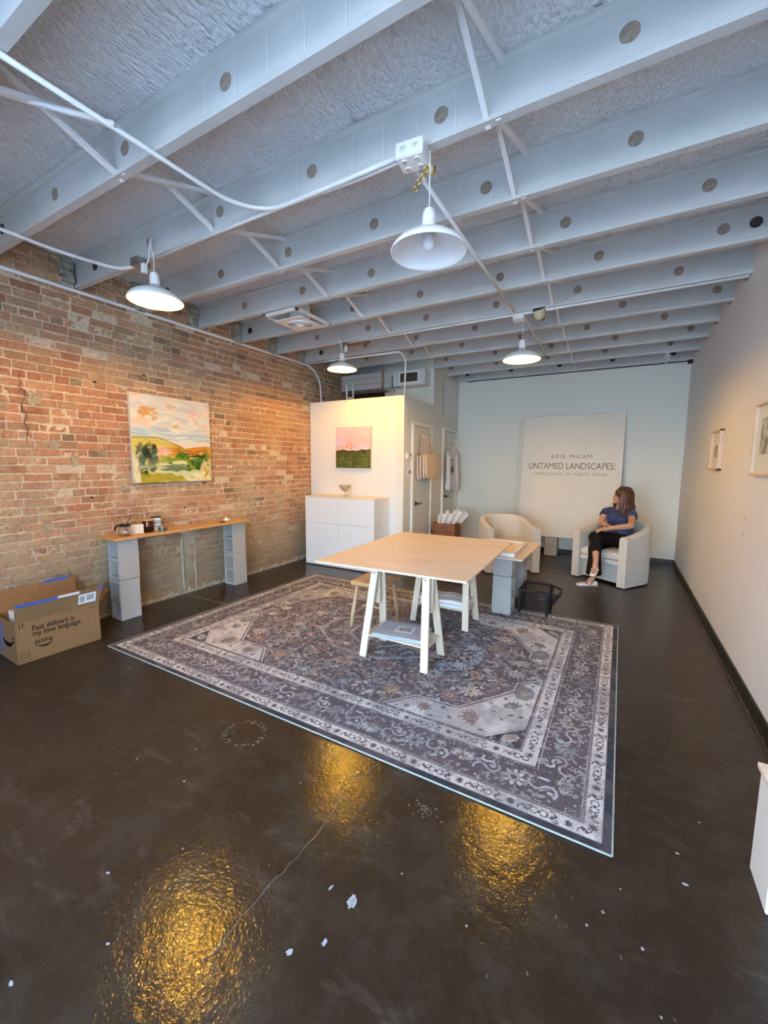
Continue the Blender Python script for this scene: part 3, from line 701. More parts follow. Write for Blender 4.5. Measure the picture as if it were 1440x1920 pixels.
# stamps: every stamp is drawn in local coordinates (x,y) after rotation
def win(cx, cy, r):
    i0,i1 = np.searchsorted(ug,[cx-r,cx+r]); j0,j1 = np.searchsorted(vg,[cy-r,cy+r]); return slice(max(j0,0),max(j1,0)), slice(max(i0,0),max(i1,0))
def local(cx, cy, r, a):
    sl = win(cx,cy,r*1.5); x = U[sl]-cx; y = V[sl]-cy; ca,sa = math.cos(a),math.sin(a); return sl, x*ca+y*sa, -x*sa+y*ca
def put(sl, m, c): 
    sub = C[sl]; sub[m] = c
T_ = .0046
def rosette(cx, cy, r, n, fill, line, mid, a=0):
    sl,x,y = local(cx,cy,r,a); rr = np.hypot(x,y); th = np.arctan2(y,x); b = r*(.80+.2*np.cos(n*th))
    put(sl, rr<b, line); put(sl, rr<b-T_*1.1, fill); put(sl, np.abs(rr-r*.45)<T_*.6, line); put(sl, rr<r*.28, mid); put(sl, rr<r*.1, line)
def leaf(cx, cy, L, W, a, fill, line):
    sl,x,y = local(cx,cy,L,a); h = W*np.clip(1-(x/L)**2,0,1); put(sl,(np.abs(y)<h)&(np.abs(x)<L),line); put(sl,(np.abs(y)<h-T_)&(np.abs(x)<L-T_*2),fill); put(sl,(np.abs(y)<T_*.4)&(np.abs(x)<L*.7),line)
def ringm(cx, cy, r, w, c, a0=-9, a1=9, a=0):
    sl,x,y = local(cx,cy,r+w,a); th = np.arctan2(y,x); put(sl,(np.abs(np.hypot(x,y)-r)<w)&(th>a0)&(th<a1),c)
def palmette(cx, cy, r, a, fill, line, mid):
    for k in range(-3,4): leaf(cx+math.cos(a+k*.42)*r*.55, cy+math.sin(a+k*.42)*r*.55, r*.52, r*.17, a+k*.42, fill, line)
    rosette(cx,cy,r*.36,6,mid,line,fill,a)
def cart(cx, cy, L, W, a, fill, line, mid):
    sl,x,y = local(cx,cy,L*1.2,a); s_ = np.maximum(np.abs(x)/L, np.abs(y)/W); s_ = np.maximum(s_, (np.abs(x)/L+np.abs(y)/W)*.68)
    put(sl,s_<1,line); put(sl,s_<1-T_/W,fill); put(sl,(s_<.68)&(s_>.68-T_*.8/W),line); put(sl,s_<.35,mid)
def scurl(cx, cy, r, a, c, m=1, w=.0055):
    ringm(cx+r*math.cos(a), cy+r*math.sin(a), r, w, c, -pi*.95 if m>0 else -.2, .2 if m>0 else pi*.95, a)
    ringm(cx-r*math.cos(a), cy-r*math.sin(a), r, w, c, -.2 if m>0 else -pi*.95, pi*.95 if m>0 else .2, a)
    sl,x,y = local(cx+1.2*r*math.cos(a), cy+1.2*r*math.sin(a), r*.5, a); put(sl,np.hypot(x,y)<r*.33,c)
def dia(cx, cy, r, c, line):
    sl,x,y = local(cx,cy,r,0); s_ = np.abs(x)+np.abs(y); put(sl,s_<r,line); put(sl,s_<r-T_*1.2,c)
q = random.Random(21)
def along(d, step, fn):
    """repeat a motif along the four sides at distance d from the edge"""
    for side in range(4):
        L = (RA if side%2==0 else RB)-2*d; n = max(1,round(L/step)); st = L/n
        for i in range(n):
            t_ = d+st*(i+.5)
            x,y,a = ((t_,d,0),(RA-d,t_,pi/2),(RA-t_,RB-d,pi),(d,RB-t_,-pi/2))[side]; fn(x,y,a,i)
def guard(x,y,a,i):
    k = i%4
    if k == 0: rosette(x,y,.021,8,ROSE if i%8 else TAN,DARK2,DARK2)
    elif k == 2:
        for s_ in (-1,1): ringm(x+.02*s_*math.cos(a),y+.02*s_*math.sin(a),.017,.0034,DARK2,-2.4,2.4,a+(0 if s_>0 else pi))
        dia(x,y,.011,NAVY,DARK2)
    else: scurl(x,y,.016,a+.8*(1 if k==1 else -1),DARK,1,.0032); leaf(x,y,.024,.008,a-.7*(1 if k==1 else -1),PALE,DARK2)
along(.070,.062,guard); along(.390,.068,guard)
for d_ in (.113,.338,.441):      # running zigzag lines
    m = (np.abs(D-d_-.0045*np.abs(((np.where(qx<qy,V,U)/.012)%2)-1)) < .0026)&(D<.45); C[m] = DARK2
def mainb(x,y,a,i):
    nx_,ny_ = -math.sin(a),math.cos(a); k = i%4; c1 = (PALE,CREAM,BLUEG)[q.randrange(3)]
    if k == 0: palmette(x,y,.080,a+pi/2*(1 if i%8 else -1),c1,DARK2,TAN)
    elif k == 1:
        scurl(x,y+0,.034,a+.6,PALE,1); scurl(x+nx_*.045,y+ny_*.045,.022,a-.9,CREAM,-1); rosette(x-nx_*.05,y-ny_*.05,.028,6,c1,DARK2,ROSE); dia(x+nx_*.08,y+ny_*.08,.016,CREAM,DARK2)
    elif k == 2: rosette(x,y,.064,8,c1,DARK2,(ROSE,TAN,DARK)[q.randrange(3)]); leaf(x+.075*math.cos(a)+nx_*.05,y+.075*math.sin(a)+ny_*.05,.036,.012,a+.7,PALE,DARK2); leaf(x-.07*math.cos(a)-nx_*.05,y-.07*math.sin(a)-ny_*.05,.036,.012,a+.7,PALE,DARK2)
    else:
        scurl(x,y,.036,a-.6,PALE,-1); leaf(x+nx_*.06,y+ny_*.06,.040,.014,a,c1,DARK2); leaf(x-nx_*.06,y-ny_*.06,.040,.014,a+.4,PALE,DARK2)
along(.226,.135,mainb)
along(.150,.07,lambda x,y,a,i: dia(x,y,.012,PALE if i%2 else CREAM,DARK2)); along(.305,.075,lambda x,y,a,i: leaf(x,y,.018,.008,a+.8,PALE,DARK))
# field: dense scattered garden, mirrored both ways
pts_ = []
def infield(x,y,r):
    mx,my = min(x,RA-x),min(y,RB-y)
    if mx < .46+r or my < .46+r: return False
    j = np.searchsorted(vg,y); i = np.searchsorted(ug,x)
    return not ins[min(j,nv-1),min(i,nu-1)] and edge[min(j,nv-1),min(i,nu-1)] > r+.03
def garden(n, r0, r1, kinds, pad):
    for _ in range(n):
        x,y = q.uniform(.46,RA/2+.02),q.uniform(.46,RB/2+.02); r = q.uniform(r0,r1)
        if not infield(x,y,r) or any((x-a)**2+(y-b)**2 < (r+s_)**2*pad for a,b,s_ in pts_): continue
        pts_.append((x,y,r)); k = q.choice(kinds); a = q.uniform(0,2*pi); c1 = q.choice((PALE,CREAM,BLUEG,PALE,TAN,ROSE)); c2 = q.choice((TAN,ROSE,DARK,PALE)); nn = q.choice((6,8,8,10,12))
        for X,Y,A_ in ((x,y,a),(RA-x,y,pi-a),(x,RB-y,-a),(RA-x,RB-y,a+pi)):
            if k=='r': rosette(X,Y,r,nn,c1,DARK2,c2,A_)
            elif k=='p': palmette(X,Y,r,A_,c1,DARK2,c2)
            elif k=='c': cart(X,Y,r,r*.6,A_,c1,DARK2,c2)
            elif k=='s': scurl(X,Y,r*.5,A_,c1,1,.0048)
            elif k=='l': leaf(X,Y,r,r*.35,A_,c1,DARK2)
            elif k=='o': ringm(X,Y,r*.7,.004,c1)
            else: dia(X,Y,r*.7,c1,DARK2)
garden(900,.050,.082,'rrppc',.86); garden(3000,.026,.046,'rrscplss',.80); garden(9000,.012,.022,'slordl',.74); garden(16000,.006,.011,'lddo',.62)
# central medallion, pale outlines
for rr_,c_,w_ in ((.40,PALE,.008),(.37,ROSE,.004),(.20,CREAM,.006)):
    s_ = np.maximum(np.abs(U-RA/2)*.72, np.maximum(np.abs(V-RB/2), (np.abs(U-RA/2)*.72+np.abs(V-RB/2))*.72)); C[np.abs(s_-rr_)<w_] = c_
rosette(RA/2,RB/2,.15,10,CREAM,DARK2,ROSE)
# spandrel motifs (mirrored)
def quad(fn, x, y, *a, ang=0):
    for X,Y,A_ in ((x,y,ang),(RA-x,y,pi-ang),(x,RB-y,-ang),(RA-x,RB-y,ang+pi)): fn(X,Y,A_,*a)
quad(lambda X,Y,A_: rosette(X,Y,.052,8,TAN,DARK2,ROSE,A_), 1.06,.545)
quad(lambda X,Y,A_: palmette(X,Y,.085,A_,TAN,DARK,PALE), .74,.60, ang=-.3)
quad(lambda X,Y,A_: cart(X,Y,.085,.058,A_,BLUEG,DARK2,TAN), .535,1.03, ang=pi/2)
quad(lambda X,Y,A_: palmette(X,Y,.07,A_,BLUEG,DARK,PALE), .56,.82, ang=.9)
quad(lambda X,Y,A_: cart(X,Y,.052,.028,A_,ROSE,CREAM,TAN), .512,.512, ang=-pi/4)
for x,y in ((.88,.52),(.95,.60),(.83,.56),(1.16,.50),(1.22,.475),(.68,.50),(.66,.72),(.60,.66),(.50,.74),(.49,.90),(.63,.90),(.50,1.15),(.57,1.12),(.48,1.20),(.99,.48),(.70,.80),(.56,.73)):
    r_ = q.uniform(.013,.024); k = q.randrange(3); c1 = q.choice((DARK,NAVY,ROSE,BLUEG))
    quad((lambda X,Y,A_: rosette(X,Y,r_,6,c1,DARK2,PALE)) if k==0 else (lambda X,Y,A_: dia(X,Y,r_*.8,c1,DARK2)) if k==1 else (lambda X,Y,A_: leaf(X,Y,r_,r_*.4,A_+.5,c1,DARK2)), x, y)
# distressed print: worn pile shows through, horizontal streaks of the weave
fl_ = vnoise(.022,31,3); m_ = (fl_ > .60)&(D>.12)&((C.sum(-1)) < .45); C[m_] = C[m_]*.45+PALE*.55; wn = vnoise(.12,4,4); st = vnoise(.02,8,2); big = vnoise(.8,12,3)
k = np.clip((wn-.45)*2.6,0,.42)[...,None]; C = C*(1-k)+(DARK*1.35)*k
C *= (.84+.32*st)[...,None]; C *= (.86+.28*big)[...,None]
sp_n = np.random.RandomState(2).rand(nv,nu)[...,None]; C = C*(.82+.36*sp_n)
C = np.clip(C,0,1)
me = bpy.data.meshes.new('rug')
zz = np.full(U.shape, .009)
co = np.stack([U,V,zz],-1).reshape(-1,3).astype(np.float32)
idx = np.arange(nu*nv).reshape(nv,nu); fq = np.stack([idx[:-1,:-1],idx[:-1,1:],idx[1:,1:],idx[1:,:-1]],-1).reshape(-1,4)
me.vertices.add(nu*nv); me.vertices.foreach_set('co', co.ravel()); nf = len(fq)
me.loops.add(nf*4); me.loops.foreach_set('vertex_index', fq.ravel().astype(np.int32)); me.polygons.add(nf)
me.polygons.foreach_set('loop_start', np.arange(0,nf*4,4,dtype=np.int32))
ca = me.color_attributes.new('col','FLOAT_COLOR','POINT'); rgba = np.ones((nu*nv,4),np.float32); rgba[:,:3] = C.reshape(-1,3); ca.data.foreach_set('color', rgba.ravel()); me.update(); me.validate()
rg = thing('area_rug', 'large distressed grey and cream patterned rug with navy edge on the concrete floor', 'rug', (-3.649*math.cos(-.004)+1.726*.004, -3.649*-.004+1.726, 0), -.004)
link('woven_pile', me, M['rug'], rg)
MB().box(0.002,RA-.002,.002,RB-.002,.0015,.0085).build('backing', M['rug_edge'], rg)
mb = MB(); e_ = .003
loop = [(x,-e_) for x in np.linspace(0,RA,60)]+[(RA+e_,y) for y in np.linspace(0,RB,44)]+[(x,RB+e_) for x in np.linspace(RA,0,60)]+[(-e_,y) for y in np.linspace(RB,0,44)]
mb.tube([(x,y,.0062) for x,y in loop]+[(0,-e_,.0062)], .0045, 8, caps=False); mb.build('binding', M['rug_edge'], rg, smooth=True)
RZ = .0096   # top of the rug

# ------------------------------------------------------------------ concrete blocks
def cells(xs, zs, holes, y0, y1):
    mb = MB(); ix, iz = len(xs)-1, len(zs)-1; solid = lambda i,k: 0<=i<ix and 0<=k<iz and (i,k) not in holes
    for i in range(ix):
        for k in range(iz):
            if not solid(i,k): continue
            a,b,c_,d = xs[i],xs[i+1],zs[k],zs[k+1]
            mb.add([(a,y0,c_),(b,y0,c_),(b,y0,d),(a,y0,d)],[(0,1,2,3)]); mb.add([(a,y1,c_),(b,y1,c_),(b,y1,d),(a,y1,d)],[(3,2,1,0)])
            if not solid(i-1,k): mb.add([(a,y0,c_),(a,y0,d),(a,y1,d),(a,y1,c_)],[(0,1,2,3)])
            if not solid(i+1,k): mb.add([(b,y0,c_),(b,y1,c_),(b,y1,d),(b,y0,d)],[(0,1,2,3)])
            if not solid(i,k-1): mb.add([(a,y0,c_),(a,y1,c_),(b,y1,c_),(b,y0,c_)],[(0,1,2,3)])
            if not solid(i,k+1): mb.add([(a,y0,d),(b,y0,d),(b,y1,d),(a,y1,d)],[(0,1,2,3)])
    return mb
bx = [-.097,-.065,.065,.097]; bz = [0,.035,.182,.215,.362,.397]
def block(label, loc, rz=0, z_up=True, group='grey concrete blocks'):
    """two-core block stood on end, cores run along local y"""
    o = cells(bx, bz, {(1,1),(1,3)}, -.097, .097).build('concrete_block', M['block'], None, bevel=.006)
    tag(o, label, 'concrete block', group)
    o.location = loc
    o.rotation_euler = (0,0,rz) if z_up else (0, pi/2, 0)
    return o
def block_flat(label, loc, rz, group='grey concrete blocks'):
    """same block lying down, cores along local y, long side along local x"""
    mb = cells(bz, bx, {(1,1),(3,1)}, -.097, .097); mb.v = [(x-.1985,y,z+.097) for x,y,z in mb.v]
    o = mb.build('concrete_block', M['block'], None, bevel=.006); tag(o, label, 'concrete block', group); o.location = loc; o.rotation_euler = (0,0,rz); return o
block('concrete block on the floor under the near end of the wall shelf', (-4.214,2.203,0))
block('concrete block stacked on top under the near end of the wall shelf', (-4.222,2.213,.399), .02)
block('concrete block on the floor under the far end of the wall shelf', (-4.232,3.585,0))
block('concrete block stacked on top under the far end of the wall shelf', (-4.240,3.590,.399), -.02)
g2_ = 'concrete blocks under the low plank'
block('upright concrete block on the rug edge under the low plank corner', (-.977,4.285,RZ), pi/2, group=g2_)
block_flat('concrete block lying on top of the upright one under the low plank corner', (-.977,4.39,RZ+.399), pi/2, g2_)
block('upright concrete block behind, under the back of the low plank', (-.98,4.93,0), pi/2, group=g2_)
block_flat('concrete block lying on top of the rear stack under the low plank', (-.98,4.90,.399+.008), pi/2, g2_)

# wall shelf plank and what stands on it
pk = MB().box(-4.375,-4.085,2.065,3.72,.797,.822).build('shelf_plank', M['shelf_wood'], bevel=.003); tag(pk, 'honey-coloured wooden plank laid on concrete blocks along the brick wall', 'shelf')
ST = .8222
t_ = thing('coffee_maker', 'glass pour-over coffee carafe with black collar and handle on the wall shelf', 'coffee maker', (-4.205,2.235,ST))
MB().lathe([(.0001,.0),(.052,.0),(.060,.012),(.062,.035),(.056,.065),(.040,.088),(.036,.100),(.033,.100),(.037,.086),(.053,.063),(.059,.035),(.057,.014),(.050,.004),(.0001,.004)], n=32).build('carafe', M['glass'], t_, smooth=True)
MB().lathe([(.038,.092),(.046,.094),(.047,.112),(.036,.116),(.034,.100)], n=28).build('collar', M['plastic_black'], t_, smooth=True)
MB().tube(arc_path([(.0,-.042,.104),(.0,-.085,.108),(.0,-.100,.060)], .03), .008, 10).build('handle', M['plastic_black'], t_, smooth=True)
MB().lathe([(.020,.100),(.022,.125),(.064,.190),(.067,.192),(.065,.195),(.060,.192),(.018,.127),(.016,.100)], n=28).build('dripper', M['glass'], t_, smooth=True)
t_ = thing('paper_filters', 'cream pack of paper filters leaning behind the coffee carafe', 'paper filters', (-4.20,2.335,ST))
for i,(dx,a) in enumerate(((0,.22),(.012,.30),(.024,.38))):
    o = MB().box(-.045,.045,-.004,.004,0,.095).build('filter_sheet', M['paper_cream'], t_, bevel=.001); o.location = (dx-.02,-.01+.018*i,.001); o.rotation_euler = (-a*.6,0,1.1)
t_ = thing('brown_glass_jar', 'amber glass jar of ground coffee on the wall shelf', 'jar', (-4.225,2.475,ST))
MB().lathe([(.0001,0),(.050,.0),(.056,.010),(.057,.085),(.050,.112),(.050,.122),(.047,.122),(.047,.111),(.054,.084),(.053,.012),(.048,.004),(.0001,.004)], n=28).build('jar_body', M['amber_glass'], t_, smooth=True)
MB().cyl((0,0,0), .050, .005, .045, 24).build('ground_coffee', plain('coffee', (.05,.02,.01,1), .9, bump=.5), t_)
MB().lathe([(.0001,.137),(.050,.137),(.053,.133),(.053,.121),(.0001,.121)], n=28).build('lid', M['shelf_wood'], t_, smooth=False)
t_ = thing('white_tin', 'white tin canister with blue writing behind the amber jar', 'canister', (-4.285,2.60,ST))
MB().cyl((0,0,0), .050, 0, .135, 28).build('tin_body', M['plastic_white'], t_, bevel=.003)
MB().lathe([(.0001,.142),(.051,.142),(.052,.140),(.052,.134),(.0001,.134)], n=28).build('lid', M['slot_black'], t_)
mb = MB()
for i,z_ in enumerate((.045,.075,.098)): mb.lathe([(.0504,z_),(.0504,z_+(.010 if i!=1 else .016))], n=28)
mb.build('label_bands', plain('blue_print', (.16,.26,.42,1), .6, var=.5, vs=60), t_)
t_ = thing('grey_tin', 'small flat grey tin in front of the white canister on the shelf', 'tin', (-4.175,2.60,ST))
MB().cyl((0,0,0), .043, 0, .042, 28).build('tin_body', M['coffee_jar'], t_, bevel=.003); MB().cyl((0,0,0), .044, .036, .050, 28).build('lid', M['galv'], t_, bevel=.003)
t_ = thing('candle', 'small gold candle tin with white label at the far end of the shelf', 'candle', (-4.22,3.46,ST))
MB().cyl((0,0,0), .036, 0, .062, 28).build('gold_cup', M['brass'], t_, bevel=.002)
MB().lathe([(.0364,.012),(.0364,.036)], n=28).build('label', M['paper'], t_)
tag(MB().box(-4.20,-4.14,3.33,3.38,ST,ST+.008).build('lighter', M['slot_black'], bevel=.003), 'small dark lighter lying beside the gold candle', 'lighter')

# ------------------------------------------------------------------ white cabinet
t_ = thing('storage_cabinet', 'white flat-front cabinet with four doors against the partition wall', 'cabinet', (-3.535,4.87,0))
MB().box(-.612,.612,.022,.425,.012,1.040).build('cabinet_body', M['cabinet'], t_, bevel=.002)
MB().box(-.617,.617,-.002,.427,1.041,1.056).build('top_panel', M['cabinet_top'], t_, bevel=.002)
MB().box(-.60,.60,.05,.42,0,.012).build('plinth', M['cabinet'], t_)
for (x0,x1) in ((-.615,-.0015),(.0015,.615)):
    for (z0,z1) in ((.014,.655),(.659,1.039)): MB().box(x0,x1,0,.020,z0,z1).build('door', M['cabinet'], t_, bevel=.0015)
t_ = thing('glass_goblet', 'clear patterned glass bowl on a twisted stem standing on the white cabinet', 'goblet', (-3.56,5.08,1.0565))
t2 = NT('etched_glass'); t2.set(**{'Base Color': t2.ramp(t2.noise(45,3), [(.42,(.18,.17,.10,1)),(.52,(.95,.93,.8,1))]), 'Roughness': .15, 'Transmission Weight': .6}); 
MB().lathe([(.012,.070),(.045,.090),(.075,.125),(.090,.165),(.087,.165),(.071,.127),(.042,.095),(.0001,.078)], n=32).build('bowl', t2.m, t_, smooth=True)
MB().tube([(0.03,0,.003),(.0,.0,.04),(0,0,.075)], .006, 8).tube([(-.035,0,.003),(.0,.0,.04)], .005, 8).lathe([(.0001,.004),(.05,.003),(.05,0),(.0001,0)], n=24).build('stem', M['glass'], t_, smooth=True)

# ------------------------------------------------------------------ paintings
def canvas(name, w, h, dep, n, m, colfn, label, loc, rot):
    t_ = thing(name, label, 'painting', loc); t_.rotation_euler = rot
    MB().box(-w/2,w/2,.0015,dep,-h/2,h/2).build('stretched_canvas', M['canvas_edge'], t_, bevel=.002)
    S, Tt = np.meshgrid(np.linspace(0,1,n), np.linspace(0,1,m)); Cc = colfn(S, Tt)
    vs = np.stack([(S-.5)*w, np.zeros_like(S), (Tt-.5)*h], -1).reshape(-1,3)
    me = bpy.data.meshes.new('paint'); idx = np.arange(n*m).reshape(m,n); fq = np.stack([idx[:-1,:-1],idx[:-1,1:],idx[1:,1:],idx[1:,:-1]],-1).reshape(-1,4)
    me.from_pydata(vs.tolist(), [], fq.tolist()); ca = me.color_attributes.new('col','FLOAT_COLOR','POINT'); a = np.ones((n*m,4)); a[:,:3] = np.clip(Cc.reshape(-1,3),0,1); ca.data.foreach_set('color', a.ravel())
    link('painted_face', me, M['oil_paint'], t_); return t_
def strokes(base, S, Tt, specs, seed):
    """specs: (count, colour, s0,s1,t0,t1, length, width, angle spread)"""
    q = random.Random(seed)
    for cnt, colr, s0,s1,t0,t1, ln_, wd, asp in specs:
        c_ = lit(*colr)
        for _ in range(cnt):
            cx,cy = q.uniform(s0,s1),q.uniform(t0,t1); a = q.gauss(0,asp); L = ln_*q.uniform(.5,1.3); W = wd*q.uniform(.5,1.4); v_ = q.uniform(.85,1.15)
            x = (S-cx)*math.cos(a)+(Tt-cy)*math.sin(a); y = -(S-cx)*math.sin(a)+(Tt-cy)*math.cos(a); y = y+.35*W*np.sin(x/L*3+cx*40)
            m_ = np.clip(1.6*(1-(x/L)**2-(y/W)**2),0,1)[...,None]*q.uniform(.55,1); base[:] = base*(1-m_)+np.clip(c_*v_,0,1)*m_
    return base
def big_painting(S, Tt):
    B = np.zeros(S.shape+(3,)); B[:] = lit(214,208,196)
    strokes(B,S,Tt,[(60,(200,205,205),0,1,.5,1,.13,.03,.2),(30,(218,208,196),0,1,.55,1,.12,.025,.3),(16,(190,205,200),.05,.4,.50,.64,.15,.02,.1),(44,(168,194,206),.0,1,.50,.64,.16,.014,.08),
        (10,(228,196,178),.0,.2,.64,.74,.08,.03,.1),(12,(196,150,90),.08,.30,.72,.88,.06,.022,-.5),(5,(205,150,70),.10,.28,.76,.86,.05,.018,.5),(5,(200,145,75),.44,.52,.86,.90,.04,.02,.1),(4,(206,160,110),.50,.56,.64,.68,.04,.018,0),
        (5,(236,176,170),.72,.80,.78,.88,.040,.030,1.2),(5,(230,192,178),.90,1.,.60,.90,.04,.025,1.0),(24,(205,212,204),.3,1,.62,.98,.10,.016,.3),(14,(232,226,214),.3,.9,.50,.70,.10,.012,.2)],5)
    hill = .50+.02*np.sin(S*3.2+.4)-.11*np.clip((S-.28)/.35,0,1)**1.2+.055*np.clip((S-.62)/.3,0,1)
    L_ = Tt < hill; G = B.copy(); G[:] = lit(196,186,110)
    strokes(G,S,Tt,[(34,(212,196,90),0,.6,.36,.52,.12,.02,-.15),(14,(176,160,60),.1,.6,.40,.52,.10,.008,-.25),(10,(228,190,160),.25,.45,.30,.42,.06,.03,.3),(6,(232,160,160),.28,.38,.34,.40,.04,.022,.3),
        (46,(198,130,30),.50,1,.30,.46,.12,.018,.12),(16,(160,92,20),.55,.95,.34,.44,.10,.010,.1),(7,(60,40,25),.42,.72,.36,.42,.06,.005,.25),(6,(40,24,20),.58,.70,.33,.36,.05,.006,.1),
        (50,(150,160,60),.3,.9,.08,.30,.09,.03,.4),(60,(60,112,34),.45,.95,.12,.32,.08,.03,.5),(40,(24,76,26),.52,.9,.16,.31,.05,.026,.8),(20,(122,140,20),.52,.75,.12,.28,.05,.03,.8),
        (24,(206,206,160),.3,.6,.06,.24,.10,.02,.2),(22,(96,116,96),.35,.62,.13,.20,.08,.014,-.1),(30,(70,96,86),.06,.26,.14,.42,.05,.035,1.0),(16,(28,48,36),.12,.25,.28,.44,.035,.03,-1),(14,(20,50,28),.06,.16,.08,.18,.04,.03,.5),(10,(150,170,140),.08,.22,.16,.22,.06,.014,.2),
        (30,(160,150,40),.05,.6,.0,.09,.12,.018,.1),(34,(222,214,170),.62,1,.0,.12,.10,.022,.3),(20,(216,200,150),.85,1,.02,.24,.03,.05,.4),(8,(180,150,40),.88,.95,.06,.18,.02,.03,1),(12,(196,212,160),.4,.8,.08,.14,.10,.012,-.1),(16,(214,206,170),.0,.06,.0,.3,.02,.08,.1)],8)
    arc = (np.abs(Tt-(.315-.9*(S-.82)**2))<.012*np.clip(1-((S-.81)/.13)**2,0,1)); G[arc] = lit(70,30,24)
    m_ = L_[...,None]; out = np.where(m_, G, B); e_ = (np.abs(Tt-hill)<.006)[...,None]; out = np.where(e_&(S[...,None]<.62), lit(150,130,50), out)
    return out
canvas('landscape_painting', .935, .925, .038, 240, 240, big_painting, 'large colourful landscape painting with green hills and cloudy sky on the brick wall', (XL+.045,2.905,1.790), (0,0,pi/2))
def small_painting(S, Tt):
    B = np.zeros(S.shape+(3,)); B[:] = lit(216,184,196)
    strokes(B,S,Tt,[(40,(220,182,188),.2,1,.5,1,.2,.03,.15),(20,(208,190,206),0,.3,.5,1,.10,.05,.3),(12,(210,196,220),.4,.9,.46,.56,.12,.02,0),(8,(236,164,150),.2,.45,.52,.66,.09,.03,.5),(8,(250,140,96),.28,.5,.46,.60,.06,.026,.5),
        (6,(230,140,140),.05,.25,.44,.52,.06,.02,.5),(3,(120,120,150),.48,.6,.48,.54,.05,.010,.1),(4,(160,120,140),.62,.8,.66,.76,.04,.008,.5),(8,(238,196,190),.6,1,.7,.95,.10,.02,.4),(6,(240,230,235),.1,.9,.44,.47,.1,.012,.0)],3)
    G = B.copy(); G[:] = lit(76,84,38)
    strokes(G,S,Tt,[(60,(92,104,50),0,1,0,.4,.10,.014,.25),(50,(60,66,26),0,1,.05,.43,.10,.018,.3),(30,(118,128,70),.1,1,0,.24,.08,.008,.4),(14,(50,40,24),0,.9,.36,.44,.10,.014,.1),(20,(104,112,76),.15,.5,.2,.32,.03,.008,1.2)],4)
    hz = .435+.012*np.sin(S*9)+.018*np.clip(S-.6,0,1)*2-.01*np.sin(S*23)
    return np.where((Tt<hz)[...,None], G, B)
canvas('small_landscape_painting', .632, .618, .040, 150, 150, small_painting, 'small square painting of pink sky over a green field on the partition wall', (-3.535,5.258,1.787), (0,0,0))

# right wall frames
def wall_frame(y0, y1, z0, z1, label, inner):
    t_ = thing('picture_frame', label, 'picture frame', (XR,(y0+y1)/2,(z0+z1)/2), 0, 'framed prints on the right wall'); hw, hh_ = (y1-y0)/2,(z1-z0)/2; b_ = .016
    mb = MB().box(-.038,-.002,-hw,hw,hh_-b_,hh_).box(-.038,-.002,-hw,hw,-hh_,-hh_+b_).box(-.038,-.002,-hw,-hw+b_,-hh_,hh_).box(-.038,-.002,hw-b_,hw,-hh_,hh_)
    mb.build('frame_moulding', M['frame_wood'], t_, merge=False, bevel=.0015)
    MB().box(-.018,-.004,-hw+b_,hw-b_,-hh_+b_,hh_-b_).build('mat_board', plain('mat_board', (.66,.68,.62,1), .6, var=.02), t_)
    n_ = NT('ink_print'); n_.set(**{'Base Color': n_.ramp(n_.noise(14,5,.7), [(.38,(.10,.12,.11,1)),(.62,(.55,.56,.50,1))]), 'Roughness': .7})
    MB().box(-.0195,-.018,*inner).build('print', n_.m, t_)
    return t_
wall_frame(4.972,5.405,1.508,1.893, 'small pale wood framed print on the right wall, nearer the back wall', (-.07,.07,-.075,.045))
wall_frame(3.20,3.825,1.482,1.966, 'larger pale wood framed print on the right wall, cut by the picture edge', (-.20,.20,-.10,.14))

